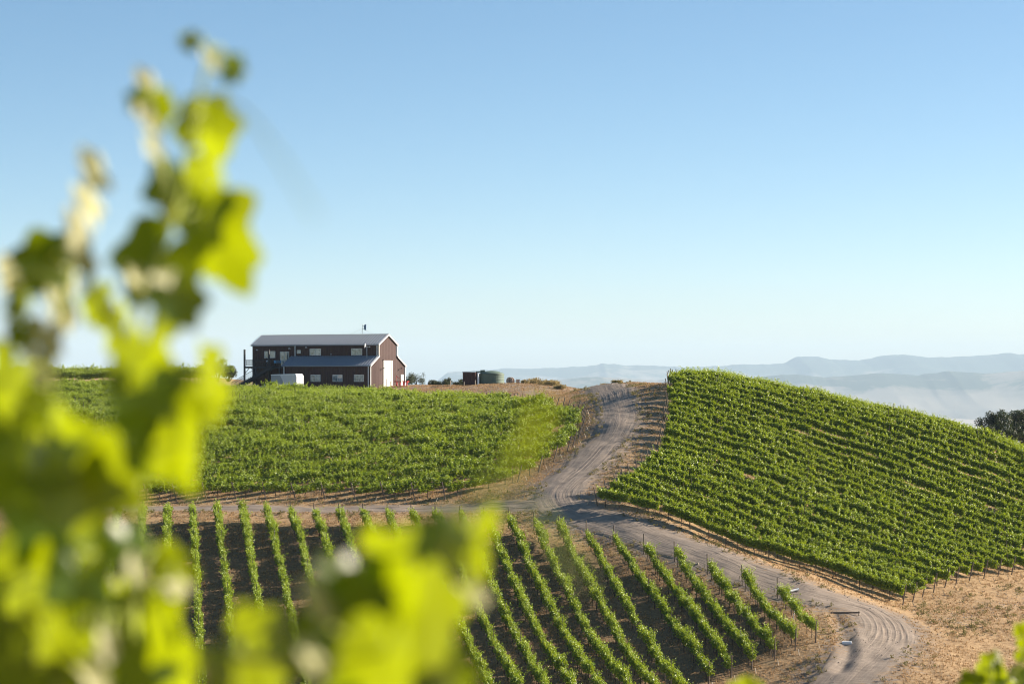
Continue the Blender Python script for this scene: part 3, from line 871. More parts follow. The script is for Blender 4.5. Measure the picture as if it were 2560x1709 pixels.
for k in range(4): link('siding_panel', me, core2, (-1.05 + .5 * k, -.73, -.2))
for k in range(3): link('siding_panel', me, core2, (.98, -.7 + .47 * k, -.2), (0, 0, R(90)))
MB().prism([(-1.12, 2.18), (1.05, 2.26), (1.05, 2.32), (-1.12, 2.24)], 'y', -.8, .8).build('roof', M_RUST, pb)
x, y, z = ground_spot(1195, 377)
sp = empty('standpipe', (x, y, z)); tag(sp, 'white standpipe between the rust-red box and the green tank', 'pipe')
MB().tube([(0, 0, -.3), (0, 0, 2.05)], .12, 10).build('riser', M_PIPE, sp); MB().tube([(-.35, 0, 2.1), (.45, 0, 2.1)], .11, 8).build('elbow', M_GREEN, sp)
# cable reel and pallet stack
x, y, z = ground_spot(1276, 377)
rl = empty('cable_reel', (x, y, z), R(-25)); tag(rl, 'tan wooden cable reel lying on edge right of the tank', 'reel')
for s in (-.3, .3):
    fl = MB().lathe([(.10, s - .03), (.58, s - .03), (.58, s + .03), (.10, s + .03)], 28, 'y', (0, 0, .58)).build('flange', M_TAN, rl)
    for a in (.5, 1.6, 2.6):
        MB().box(-.5, .5, s - (.055 if s < 0 else -.032), s + (-.032 if s < 0 else .055), -.04, .04).build('batten', M_WOOD, fl, (0, 0, .58), (0, a, 0))
MB().lathe([(.22, -.3), (.22, .3)], 18, 'y', (0, 0, .58)).build('drum', M_WOOD, rl)
x, y, z = ground_spot(1295, 377)
bl = empty('concrete_block', (x, y, z), R(12)); tag(bl, 'pale upright block standing right of the cable reel', 'block')
MB().box(-.22, .22, -.22, .22, -.2, .75).build('body', M_TAN, bl); MB().box(-.26, .26, -.26, .26, .752, .85).build('cap', M_TAN, bl)
for i, (px, h, lab) in enumerate(((1188, .75, 'short pale stake at the left foot of the tank'), (1126, .9, 'grey stake among the shrubs left of the rust-red box'), (1160, .6, 'short stake left of the rust-red box'))):
    x, y, z = ground_spot(px, 374)
    s_ = empty('yard_stake', (x, y, z)); tag(s_, lab, 'stake', 'stakes along the plateau')
    MB().tube([(0, 0, -.3), (.02, 0, h)], .07, 6).build('shaft', M_WOODL, s_); MB().tube([(.02, 0, h), (.02, 0, h + .06)], [.07, .03], 6).build('tip', M_WOODL, s_)
# ---------------------------------------------------------------- foliage makers
def leaf_quads(P, N, Dr, size, fold=.18, wide=.95):
    """P base points, N normals, Dr direction base->tip, size per leaf -> folded two-triangle leaves"""
    N = N / (np.linalg.norm(N, axis=1)[:, None] + 1e-9)
    Dr = Dr - N * (Dr * N).sum(1)[:, None]; Dr /= (np.linalg.norm(Dr, axis=1)[:, None] + 1e-9)
    B = np.cross(N, Dr)
    s = size[:, None]
    v0 = P; v2 = P + Dr * s
    v1 = P + Dr * s * .42 + B * s * .5 * wide + N * s * fold
    v3 = P + Dr * s * .42 - B * s * .5 * wide + N * s * fold
    V = np.stack([v0, v1, v2, v3], 1).reshape(-1, 3)
    b = np.arange(len(P))[:, None] * 4
    return V, np.concatenate([b + [0, 3, 2], b + [0, 2, 1]], 0)

M_VINE = leaf_mat('vine leaf', (.074, .138, .008), (.150, .232, .010), (.240, .320, .018), (.44, .52, .012), .25, .40, .4)
M_VINE_B = leaf_mat('vine leaf sprawling', (.066, .128, .008), (.145, .228, .010), (.235, .315, .018), (.44, .52, .012), .25, .40, .4)
M_BARK = plain('vine bark', (.075, .055, .042), .9, 0, .35, 9)
M_HOSE = plain('drip hose', (.03, .03, .032), .6)
M_STAKE = plain('rusty steel stake', (.07, .055, .045), .7, .3, .3, 6)
M_POST = plain('treated wooden post', (.135, .105, .085), .85, 0, .3, 7, .01)

def make_vine(seed, length, nshoot, lat, top, grow, wide, leafs, core, yaw):
    """one trained vine: cordon along x, shoots rising and arching, leaves turned a little to the sun"""
    r = np.random.default_rng(seed)
    c, s_ = math.cos(-yaw), math.sin(-yaw)
    sv = np.array([SUN.x * c - SUN.y * s_, SUN.x * s_ + SUN.y * c, SUN.z])
    P, N, Dr, S, T = [], [], [], [], []
    for i in range(nshoot):
        x = (i + r.uniform(0, 1)) / nshoot * length - length / 2
        p = np.array([x, r.normal(0, .06), r.uniform(.84, 1.0)])
        side = r.choice([-1, 1])
        d = np.array([r.normal(0, .38), side * abs(r.normal(0, lat)), 1.0]); d /= np.linalg.norm(d)
        L = grow * r.uniform(.5, 1.1)
        if r.random() < .2: L *= 1.35
        step = .040; n = int(L / step)
        droop = wide * r.uniform(.1, 1.0)
        for k in range(n):
            f = k / n
            d = d + np.array([r.normal(0, .04), side * .024 * droop + r.normal(0, .04), -.036 * droop * (f + .3)]); d /= np.linalg.norm(d)
            p = p + d * step
            if p[2] > top: d[2] *= .75
            az = k * 2.4 + r.uniform(-.5, .5)
            o = np.array([math.cos(az), math.sin(az), r.uniform(-.2, .5)])
            o -= d * (o @ d); o /= np.linalg.norm(o) + 1e-9
            sz = leafs * (1 - .5 * f ** 2) * r.uniform(.75, 1.2)
            if f > .9: sz *= .8
            P.append(p + o * r.uniform(.01, .07)); S.append(sz); T.append(max(0.0, (f - .6) / .4))
            N.append(np.array([0, 0, .45]) + r.normal(0, .45, 3) + o * .45 + sv * .42)
            Dr.append(o + np.array([0, 0, -.35 + .9 * (f > .75)]))
    n = core
    q = np.stack([r.uniform(-length / 2, length / 2, n), r.normal(0, .12 + .2 * lat, n), r.uniform(.80, .88 + grow * .62, n)], -1)
    P += list(q); S += list(leafs * r.uniform(.7, 1.1, n)); N += list(r.normal(0, 1, (n, 3))); Dr += list(r.normal(0, 1, (n, 3))); T += [0.0] * n
    return np.array(P), np.array(N), np.array(Dr), np.array(S), np.array(T)

def vine_mesh(name, mat, *a):
    *g, T = make_vine(*a)
    V, Fc = leaf_quads(*g)
    me = np_mesh(name, V, Fc, mat)
    at_ = me.attributes.new('tip', 'FLOAT', 'POINT')
    at_.data.foreach_set('value', np.repeat(T, 4).astype(np.float32))
    return me
VN = [vine_mesh('vine', M_VINE, 100 + k, 1.75, 19, .17, 1.9, 1.05, .35, .15, 420, R(-80)) for k in range(12)]
VB = [vine_mesh('vine', M_VINE_B, 200 + k, 1.9, 19, .40, 1.95, 1.25, .75, .17, 520, R(33)) for k in range(12)]
VC = [vine_mesh('vine', M_VINE_B, 300 + k, 1.9, 22, .26, 1.95, 1.15, .6, .17, 850, R(-26.5)) for k in range(12)]

def trunk_mesh(seed, h=.95):
    r = random.Random(seed)
    m = MB()
    m.tube([(0, 0, -.15), (r.uniform(-.04, .04), r.uniform(-.03, .03), h * .4), (r.uniform(-.04, .04), r.uniform(-.03, .03), h * .75), (0, 0, h)], [.045, .036, .032, .035], 6)
    for s in (-1, 1):
        m.tube([(0, 0, h - .05), (s * .2, 0, h + .02), (s * .55, .02, h + .03), (s * .85, 0, h)], [.03, .026, .02, .014], 5)
    m.tube([(.06, 0, -.2), (.06, 0, 1.5)], .012, 4)
    return m.mesh('trunk', M_BARK)
TRUNKS = [trunk_mesh(k) for k in range(5)]
POST = MB().tube([(0, 0, -.4), (0, 0, 1.0), (0, 0, 1.9)], [.062, .058, .055], 8).mesh('end_post', M_POST)
LPOST = MB().tube([(0, 0, -.3), (0, 0, 2.0)], .024, 5).mesh('line_post', M_STAKE)
ANCH = MB().tube([(0, 0, -.2), (0, 0, .55)], .03, 5).mesh('anchor_stake', M_WOODL)

ORD = ['first', 'second', 'third', 'fourth', 'fifth', 'sixth', 'seventh', 'eighth', 'ninth', 'tenth', 'eleventh', 'twelfth', 'thirteenth', 'fourteenth', 'fifteenth', 'sixteenth', 'seventeenth', 'eighteenth', 'nineteenth', 'twentieth']
TENS = {2: 'twenty', 3: 'thirty', 4: 'forty', 5: 'fifty', 6: 'sixty'}
def ordinal(n):
    if n <= 20: return ORD[n - 1]
    a, b = divmod(n, 10)
    return (TENS[a][:-1] + 'ieth') if b == 0 else TENS[a] + '-' + ORD[b - 1]

def vine_row(p, q, meshes, spacing, label, group, trunk_at, post0, post1, tilt=.0, hose=False, lposts=0, zs=(.9, 1.12), gaps=.03):
    """a trellised row from p to q; posts at the ends lean outwards by tilt"""
    p, q = np.array(p, float), np.array(q, float)
    L = np.linalg.norm(q - p); d = (q - p) / L
    yaw = math.atan2(d[1], d[0])
    n = max(1, int((L - 1.0) / spacing))
    tpos = .25 + spacing * (np.arange(n) + .5) * (L - .5) / (n * spacing)
    pts = p + d * (tpos + rng.uniform(-.33, .33, n))[:, None] + rng.normal(0, .05, (n, 2))
    vig = 1 + .22 * _vnoise(pts[:, 0], pts[:, 1], 9., 41) + .14 * _vnoise(pts[:, 0], pts[:, 1], 3., 42)
    zz = ground_z(pts[:, 0], pts[:, 1])
    slope = np.arctan((ground_z(pts[:, 0] + d[0], pts[:, 1] + d[1]) - ground_z(pts[:, 0] - d[0], pts[:, 1] - d[1])) / 2)
    z0 = gz(*p)
    row = empty('vine_row', (p[0], p[1], z0))
    tag(row, label, 'vine row', group)
    for i in range(n):
        if random.random() < gaps: continue
        s = random.uniform(*zs) * vig[i]
        v = link('vine', meshes[random.randrange(len(meshes))], row, (pts[i, 0] - p[0], pts[i, 1] - p[1], zz[i] - z0),
                 (0, -slope[i], yaw + random.gauss(0, .10)), (random.uniform(.92, 1.1), random.uniform(.8, 1.1) * vig[i], s))
        if trunk_at(tpos[i], L, pts[i]):
            link('trunk', TRUNKS[random.randrange(5)], v, (0, 0, 0), (0, slope[i], 0), (1, 1, 1 / s))
        if lposts and i % lposts == lposts // 2:
            link('line_post', LPOST, row, (pts[i, 0] - p[0] + d[0] * spacing / 2, pts[i, 1] - p[1] + d[1] * spacing / 2, zz[i] - z0))
    for on, pt, sgn in ((post0, p, -1), (post1, q, 1)):
        if not on: continue
        zg = gz(*pt)
        o = link('end_post', POST, row, (pt[0] - p[0], pt[1] - p[1], zg - z0), (0, sgn * tilt + random.gauss(0, .03), yaw))
        if tilt > 0.05:
            a = pt + d * sgn * 1.15
            link('anchor_stake', ANCH, row, (a[0] - p[0], a[1] - p[1], gz(*a) - z0), (0, -sgn * .45, yaw))
    if hose:
        m = max(4, int(L / 3)); ts = np.linspace(0, L, m)
        hp = p + d * ts[:, None]; hz = ground_z(hp[:, 0], hp[:, 1])
        MB().tube([(a[0] - p[0], a[1] - p[1], b - z0 + .48) for a, b in zip(hp, hz)], .014, 4).build('drip_hose', M_HOSE, row)
        MB().tube([(a[0] - p[0], a[1] - p[1], b - z0 + 1.35) for a, b in zip(hp, hz)], .006, 3).build('wire', M_STAKE, row)
    return row

# lower block: rows run straight down the slope
A_TOP = [(233,1298),(295,1298),(357,1298),(418,1299),(481,1298),(542,1298),(603,1299),(666,1299),(726,1301),(785,1303),(847,1306),(907,1306),(968,1308),(1028,1311),(1088,1312),(1149,1314),(1209,1316),(1272,1320),(1335,1327),(1397,1336),(1466,1348),(1535,1363),(1610,1385),(1687,1405),(1769,1434),(1856,1464),(1944,1494)]
A_BOT = [(b, 1772) for b in (155, 243, 331, 420, 508, 597, 686, 772, 857, 936, 1013, 1090, 1163, 1236, 1307, 1378, 1446, 1517, 1587, 1655, 1725)] + [(1772,1707),(1828,1692),(1880,1674),(1936,1651),(1988,1627),(2039,1608)]
nA = len(A_TOP)
for i, (a, b) in enumerate(zip(A_TOP, A_BOT)):
    k = nA - i
    lab = 'narrow vine row on the lower slope, %s' % ('nearest the dirt track at the right' if k == 1 else ordinal(k) + ' from the right-hand end')
    vine_row(at(*a), at(*b), VN, 1.5, lab, 'vine rows of the lower slope', lambda t_, L, p_: True, True, i >= nA - 6, 0.10 if i >= nA - 6 else .02, True, 5, (.84, 1.12), .015)

def clip_line(o, d, poly):
    """parts of the line o + t d inside the polygon"""
    ts = []
    n = len(poly)
    for i in range(n):
        a, b = poly[i], poly[(i + 1) % n]
        e = b - a
        den = d[0] * e[1] - d[1] * e[0]
        if abs(den) < 1e-9: continue
        w = a - o
        t_ = (w[0] * e[1] - w[1] * e[0]) / den
        u = (w[0] * d[1] - w[1] * d[0]) / den
        if 0 <= u < 1: ts.append(t_)
    ts.sort()
    return [(o + d * ts[i], o + d * ts[i + 1]) for i in range(0, len(ts) - 1, 2)]

# upper block below the barn: rows run obliquely up to the right
Bd = np.array([math.cos(R(33)), math.sin(R(33))]); Bn = np.array([-Bd[1], Bd[0]])
B_POLY = [at(*p) for p in ((-60,1257),(300,1253),(700,1249),(1120,1249),(1241,1223),(1332,1189),(1415,1134),(1443,1107),(1456,1065),(1452,1042),(1400,1031),(1300,1022),(1200,1016),(1100,1012))] + \
         [np.array(p) for p in ((-17, 354), (-26, 364), (-36, 369), (-46, 370), (-60, 374), (-80, 374), (-86, 355))]
B_POLY = [np.array(p, float) for p in B_POLY]
o0 = B_POLY[3] + Bn * .2
bl_ = []
for k in range(-12, 75):
    for p, q in clip_line(o0 + Bn * 2.15 * k, Bd, B_POLY):
        if np.linalg.norm(q - p) > 3: bl_.append((p, q))
def near_edge(t_, L, p_):
    return t_ < 7 or L - t_ < 6
for i, (p, q) in enumerate(bl_):
    vine_row(p, q, VB, 1.8, 'leafy vine row below the barn, %s up from the corner by the track' % ordinal(i + 1), 'vine rows below the barn',
             near_edge, p[1] < 262, True, .30 if p[1] < 262 else .03, False, 6, (.72, 1.16), .06)

# right-hand hill
Cd = np.array([.895, -.446]); Cn = np.array([.446, .895])
C_POLY = [np.array(p, float) for p in [tuple(at(1490, 1266))] + [tuple(at(*p)) for p in ((1545,1232),(1608,1182),(1650,1138),(1668,1075),(1671,1020),(1672,985))] + [(19.2, 294), (20.5, 303), (24, 312), (50, 322), (85, 312), (84, 280)]]
C_POLY += [np.array(p, float) for p in ((66, 262), tuple(at(2520, 1434)), tuple(at(2399, 1456)), tuple(at(2312, 1488)), tuple(at(2249, 1511)))]
o0 = C_POLY[0] + Cn * .05
cl_ = []
for k in range(0, 40):
    seg = clip_line(o0 + Cn * 2.5 * k + Cn * .3, Cd, C_POLY)
    for p, q in seg:
        if np.linalg.norm(q - p) > 4: cl_.append((p, q, k))
for i, (p, q, k) in enumerate(cl_):
    first = k == 0
    vine_row(p, q, VC, 1.5, 'bushy vine row on the right-hand hill, %s' % ('lowest, along the dirt track' if i == 0 else ordinal(i + 1) + ' up from the dirt track'), 'vine rows of the right-hand hill',
             (lambda t_, L, p_: True) if k < 2 else (lambda t_, L, p_: t_ < 3 or L - t_ < 7), True, True, .20, False, 7, (.92, 1.10), .006)

# rows on the far rise left of the barn
for k in range(6):
    p = np.array([-84.0, 394 + 2.8 * k]); q = np.array([-50.5 - .6 * k, 404 + 2.8 * k])
    vine_row(p, q, VB, 1.75, 'vine row on the rise left of the barn, %s back' % ordinal(k + 1), 'vine rows on the far rise', near_edge, True, True, .05, False, 7, (1.2, 1.45), .02)

# ---------------------------------------------------------------- shrubs, oak, dry grass
M_SHRUB = leaf_mat('grey-green shrub leaf', (.030, .045, .020), (.055, .070, .032), (.085, .095, .050), (.09, .11, .04), .25, .6, .2)
M_OAK = leaf_mat('oak leaf', (.016, .028, .010), (.030, .045, .016), (.050, .066, .026), (.06, .09, .02), .22, .5, .3)
M_BROOM = leaf_mat('dry yellow brush', (.24, .18, .08), (.36, .28, .13), (.46, .37, .19), (.35, .27, .10), .3, .8, .1)
M_TWIG = plain('twig bark', (.09, .07, .055), .9, 0, .3, 8)

def bush(name, x, y, z, rx, rz, n, mat, seed, label, cat, group, leaf=.14, trunk=.1, cover=1.0, stems=5, up=.0):
    r = np.random.default_rng(seed)
    o = empty(name, (x, y, z)); tag(o, label, cat, group)
    st = MB(); cents = []
    nb = max(5, int(stems * 2.2))
    for i in range(stems):
        a = 2 * math.pi * i / stems + r.uniform(-.5, .5); rr = rx * r.uniform(.3, .8)
        tip = Vector((rr * math.cos(a), rr * math.sin(a), rz * r.uniform(.7, 1.55)))
        midp = tip * .45 + Vector((r.normal(0, .1 * rx), r.normal(0, .1 * rx), .15 * rz))
        st.tube([(0, 0, -.2), midp, tip], [trunk, trunk * .6, trunk * .2], 5)
        cents.append(np.array(tip))
        for _ in range(2):
            t2 = midp.lerp(tip, r.uniform(.2, .8)) + Vector((r.normal(0, .35 * rx), r.normal(0, .35 * rx), r.uniform(-.05, .4) * rz))
            st.tube([midp, t2], [trunk * .4, trunk * .12], 4); cents.append(np.array(t2))
    st.build('trunk', M_TWIG, o)
    cents = np.array(cents)
    ci = r.integers(0, len(cents), n)
    rad = np.array([rx, rx, rz]) * .34 * cover
    dirs = r.normal(0, 1, (n, 3)); dirs /= np.linalg.norm(dirs, axis=1)[:, None]
    P = cents[ci] + dirs * rad * (r.random(n) ** .5)[:, None]
    if name != 'bushy_tree': P[:, 2] = P[:, 2] * r.random(n) ** (.45 if name == 'shrub' else 1.1)
    P[:, 2] = np.maximum(P[:, 2], .03)
    N = dirs + r.normal(0, .5, (n, 3)) + [0, 0, .4]
    V, Fc = leaf_quads(P, N, r.normal(0, 1, (n, 3)) + [0, 0, up], leaf * r.uniform(.6, 1.3, n), .12, .6)
    link('crown', np_mesh('crown', V, Fc, mat), o)
    return o
SH = 'grey-green shrub '
for i, (px, d, rx, rz, lab) in enumerate((
        (1020, 392, 1.5, 1.3, 'low shrub close right of the barn gable'), (1040, 396, 1.5, 1.4, 'rounded shrub second right of the barn gable'),
        (1082, 395, .8, .6, 'small low shrub midway between barn and rust-red box'), (1100, 396, .9, .55, 'flat low shrub left of the taller spindly one'),
        (1118, 395, 1.0, 1.1, 'taller spindly shrub left of the rust-red box'), (1147, 394, 1.1, .7, 'wide low shrub touching the rust-red box'),
        (1158, 398, .6, 1.3, 'thin upright shrub behind the rust-red box'), (1284, 398, 1.5, 1.25, 'airy shrub behind the cable reel'),
        (1262, 399, .8, .9, 'small shrub just right of the green tank'))):
    x, y, z = ground_spot(px, d)
    bush('shrub', x, y, z, rx, rz, 1500, M_SHRUB, 400 + i, lab, 'shrub', 'shrubs along the plateau', .16, .05, .9)
for i, (px, d, rx, rz, mat, lab) in enumerate(((545, 425, 2.6, 2.3, M_VINE_B, 'green bushy tree left of the barn stairs'), (571, 428, 1.7, 1.6, M_SHRUB, 'grey half-bare shrub right beside the barn stairs'), (508, 428, 2.0, 1.6, M_VINE_B, 'low green bush half hidden by the blurred leaf'))):
    x, y, z = ground_spot(px, d)
    bush('bushy_tree', x, y, z, rx, rz, 3200, mat, 450 + i, lab, 'tree', None, .24, .1, 1.0, 7)
for i, (px, d, rx, rz, lab) in enumerate((
        (1332, 372, 1.4, .6, 'tan brush clump right of the pale block'), (1360, 370, 1.2, .5, 'low tan brush clump second right of the block'),
        (1382, 366, 1.2, .5, 'low tan brush clump third right of the block'), (1402, 360, .8, .4, 'small brush tuft fourth right of the block'),
        (1446, 345, .9, .55, 'round greyish brush tuft alone on the crest'), (1487, 338, .7, .35, 'tiny tan tuft left of the track head'),
        (1512, 334, .8, .4, 'tan brush tuft at the left of the track head'), (1542, 328, .9, .25, 'wide tan brush clump on the crest by the track'),
        (1310, 373, .6, .35, 'tiny tuft beside the pale block'))):
    x, y, z = ground_spot(px, d)
    bush('brush_clump', x, y, z, rx, rz, 900, M_BROOM if i != 4 else M_SHRUB, 500 + i, lab, 'brush', 'brush clumps on the crest', .22, .02, 1.1, 6, 1.5)

def tree(name, x, y, z, h, rx, n, seed, label, mat):
    r = np.random.default_rng(seed)
    o = empty(name, (x, y, z)); tag(o, label, 'tree')
    st = MB(); st.tube([(0, 0, -.5), (.2, .1, h * .16), (.1, 0, h * .32)], [.45, .36, .3], 9)
    cents, rads = [], []
    for i in range(11):
        a = 2 * math.pi * i / 11 * 1.0 + r.uniform(-.3, .3); el = r.uniform(.15, 1.35)
        rr = rx * r.uniform(.55, .95)
        tip = Vector((rr * math.cos(a) * math.cos(el), rr * math.sin(a) * math.cos(el), h * .38 + (h * .55) * math.sin(el)))
        mid = Vector((.1, 0, h * .3)).lerp(tip, .5) + Vector((0, 0, .08 * h))
        st.tube([(.1, 0, h * .28), mid, tip], [.2, .12, .03], 6)
        cents.append(np.array(tip)); rads.append(rx * r.uniform(.28, .42))
        for _ in range(4):
            c2 = mid.lerp(tip, r.uniform(.1, 1.0)) + Vector(r.normal(0, .22 * rx, 3)) * 1.0
            st.tube([mid, c2], [.08, .02], 4); cents.append(np.array(c2)); rads.append(rx * r.uniform(.16, .30))
    st.build('trunk', M_TWIG, o)
    cents, rads = np.array(cents), np.array(rads)
    w = rads ** 2; ci = r.choice(len(cents), n, p=w / w.sum())
    dirs = r.normal(0, 1, (n, 3)); dirs /= np.linalg.norm(dirs, axis=1)[:, None]
    P = cents[ci] + dirs * (rads[ci] * r.random(n) ** .35)[:, None] * [1, 1, .75]
    V, Fc = leaf_quads(P, dirs + r.normal(0, .6, (n, 3)) + [0, 0, .3], r.normal(0, 1, (n, 3)), .26 * r.uniform(.6, 1.3, n), .1, .7)
    link('crown', np_mesh('crown', V, Fc, mat), o)
def oak_at(px, py_top, d, h, rx, seed, label):
    x = (px - HX) * d / F; top = -(py_top - HY) * d / F
    tree('oak_tree', x, d, top - h, h, rx, 15000, seed, label, M_OAK)
oak_at(2488, 1030, 400, 10.0, 4.0, 61, 'dark oak crown at left of the pair beyond the right-hand hill')
oak_at(2556, 1026, 404, 11.5, 4.6, 62, 'bigger dark oak at the right picture edge beyond the hill')

# dry grass tufts: nobody could count them
t = NT('dry grass blade')
g = t.n('NewGeometry')
c = t.ramp(g.outputs['Random Per Island'], [(0, (.24, .145, .066)), (.5, (.38, .245, .12)), (1, (.52, .36, .20))])
p_ = t.principled(Base_Color=c, Roughness=.8, Specular_IOR_Level=.15)
tr_ = t.n('BsdfTranslucent', Color=c); ms = t.n('MixShader', Fac=.3)
t.t.links.new(p_.outputs[0], ms.inputs[1]); t.t.links.new(tr_.outputs[0], ms.inputs[2])
M_STRAW = t.end(ms.outputs[0])
def straw(n, x0, x1, y0, y1, seed, hmin, hmax):
    r = np.random.default_rng(seed)
    X = r.uniform(x0, x1, n); Y = r.uniform(y0, y1, n)
    keep = (np.abs(X / Y) < .285)
    ds = np.minimum(seg_dist(X, Y, TR_MAIN[::8]) / 2.9, seg_dist(X, Y, TR_SIDE[::8]) / 1.7)
    dens = _vnoise(X, Y, 3.0, 77) + _vnoise(X, Y, .9, 78)
    keep &= (ds > 1 + .35 * dens) & (dens > -.35 + .5 * r.random(n) - .15)
    X, Y = X[keep], Y[keep]; n = len(X)
    Z = ground_z(X, Y)
    B = 3
    Vs, Fs = [], []
    for b in range(B):
        a = r.uniform(0, 6.283, n); h = r.uniform(hmin, hmax, n); w = r.uniform(.02, .05, n)
        ln = r.uniform(.2, .9, n) * h
        c, s = np.cos(a), np.sin(a); o = r.normal(0, .05, (2, n))
        p0 = np.stack([X + o[0] - s * w, Y + o[1] + c * w, Z - .02], -1); p1 = np.stack([X + o[0] + s * w, Y + o[1] - c * w, Z - .02], -1)
        p2 = np.stack([X + o[0] + c * ln, Y + o[1] + s * ln, Z + h], -1)
        k = np.arange(n)[:, None] * 3 + b * n * 3
        Vs.append(np.stack([p0, p1, p2], 1).reshape(-1, 3)); Fs.append(k + [0, 1, 2])
    o = link('dry_grass', np_mesh('dry_grass', np.concatenate(Vs), np.concatenate(Fs), M_STRAW))
    tag(o, 'short dry straw grass covering the bare slopes', 'grass', kind='stuff')
straw(330000, -62, 76, 188, 385, 91, .06, .20)

# roadside weeds and loose stones along the tracks
def scatter(name, n, seed, near, far, build, mat, label, cat):
    r = np.random.default_rng(seed)
    ln = np.concatenate([TR_MAIN, TR_SIDE, TR_FIELD]); c = ln[r.integers(0, len(ln), n)]
    a = r.uniform(0, 6.283, n); d = r.uniform(near, far, n)
    X = c[:, 0] + np.cos(a) * d; Y = c[:, 1] + np.sin(a) * d
    k = (np.abs(X / Y) < .225) & (np.minimum(seg_dist(X, Y, TR_MAIN[::8]), seg_dist(X, Y, TR_SIDE[::8])) > near * .8) & (_vnoise(X, Y, 4., seed) > -.12)
    X, Y = X[k], Y[k]
    V, Fc = build(X, Y, ground_z(X, Y), r)
    tag(link(name, np_mesh(name, V, Fc, mat)), label, cat, kind='stuff')
def weed_build(X, Y, Z, r):
    m = 16; n = len(X) * m
    h = np.repeat(r.uniform(.12, .42, len(X)), m)
    P = np.stack([np.repeat(X, m) + r.normal(0, .10, n), np.repeat(Y, m) + r.normal(0, .10, n), np.repeat(Z, m) + r.random(n) * h * .6], -1)
    return leaf_quads(P, r.normal(0, 1, (n, 3)), r.normal(0, .6, (n, 3)) + [0, 0, 1], h * r.uniform(.4, .8, n), .05, .35)
M_WEED = leaf_mat('roadside weed', (.07, .075, .025), (.15, .12, .05), (.26, .20, .09), (.20, .19, .06), .3, .7, .2)
scatter('roadside_weeds', 3200, 71, 2.2, 5.5, weed_build, M_WEED, 'low brown and green weeds along the track edges', 'weeds')
_ico = MB().add([(0,0,1),(.9,0,.3),(.28,.85,.3),(-.72,.53,.3),(-.72,-.53,.3),(.28,-.85,.3),(.7,.5,-.4),(-.3,.8,-.4),(-.9,0,-.4),(-.3,-.8,-.4),(.7,-.5,-.4)], [(0,1,2),(0,2,3),(0,3,4),(0,4,5),(0,5,1),(1,6,2),(2,7,3),(3,8,4),(4,9,5),(5,10,1),(6,7,2),(7,8,3),(8,9,4),(9,10,5),(10,6,1)])
def stone_build(X, Y, Z, r):
    v = np.array(_ico.v); f = np.array(_ico.f); n = len(X)
    s = r.uniform(.025, .075, n) * np.where(r.random(n) < .03, 1.7, 1)
    V = v[None] * s[:, None, None] * r.uniform(.7, 1.3, (n, 1, 3)) + np.stack([X, Y, Z + s * .25], -1)[:, None]
    return V.reshape(-1, 3), (f[None] + np.arange(n)[:, None, None] * len(v)).reshape(-1, 3)
scatter('loose_stones', 4500, 72, .3, 6.0, stone_build, plain('field stone', (.30, .25, .20), .9, 0, .3, 3), 'loose stones and clods on the track and its verges', 'stones')

# ---------------------------------------------------------------- small things by the track
def spot(px, py):
    a = at(px, py); return a[0], a[1], gz(*a)
x, y, z = spot(2117, 1606)
cp = empty('culvert_pipe', (x, y, z - .06), R(-8)); cp.scale = (.75, .75, .75); tag(cp, 'short grey culvert pipe lying in the ditch', 'pipe')
prof = [(.20, -.55), (.25, -.55)]
for k in range(12): prof += [(.25, -.53 + k * .09), (.275, -.50 + k * .09), (.25, -.46 + k * .09)]
prof += [(.25, .56), (.20, .56)]
MB().lathe(prof, 18, 'x', (0, 0, .22)).build('barrel', M_PIPE, cp); MB().lathe([(.19, -.552), (.19, -.549)], 18, 'x', (0, 0, .22)).build('mouth', M_RUBBER, cp)
x, y, z = spot(2113, 1537)
lg = empty('timber_beam', (x, y, z), R(4)); tag(lg, 'dark timber beam laid across the head of the ditch', 'beam')
MB().box(-1.3, 1.3, -.07, .07, -.04, .10).build('beam', M_WOOD, lg)
for s in (-1.2, 1.2): MB().tube([(s, -.14, -.3), (s, -.14, .16)], .04, 6).build('peg', M_WOOD, lg)
x, y, z = spot(1988, 1478)
wp = empty('drain_pipe', (x, y, z), R(28)); tag(wp, 'white plastic drain pipe end beside the last vine row', 'pipe')
MB().tube([(-.55, 0, .10), (0, 0, .2), (.3, 0, .22)], [.10, .10, .13], 10).build('barrel', M_PIPE, wp); MB().tube([(.3, 0, .22), (.34, 0, .222)], .15, 10).build('collar', M_PIPE, wp)
for i, (px, py, h, lab) in enumerate(((1985, 1536, .75, 'white plastic riser right of the last vine row'), (1984, 1550, .4, 'shorter white riser right of the last vine row'))):
    x, y, z = spot(px, py)
    o = empty('irrigation_riser', (x, y, z)); tag(o, lab, 'riser', 'irrigation risers')
    MB().tube([(0, 0, -.2), (0, 0, h)], .035, 8).build('stem', M_PIPE, o); MB().tube([(0, 0, h), (0, 0, h + .08)], .055, 8).build('cap', M_PIPE, o)
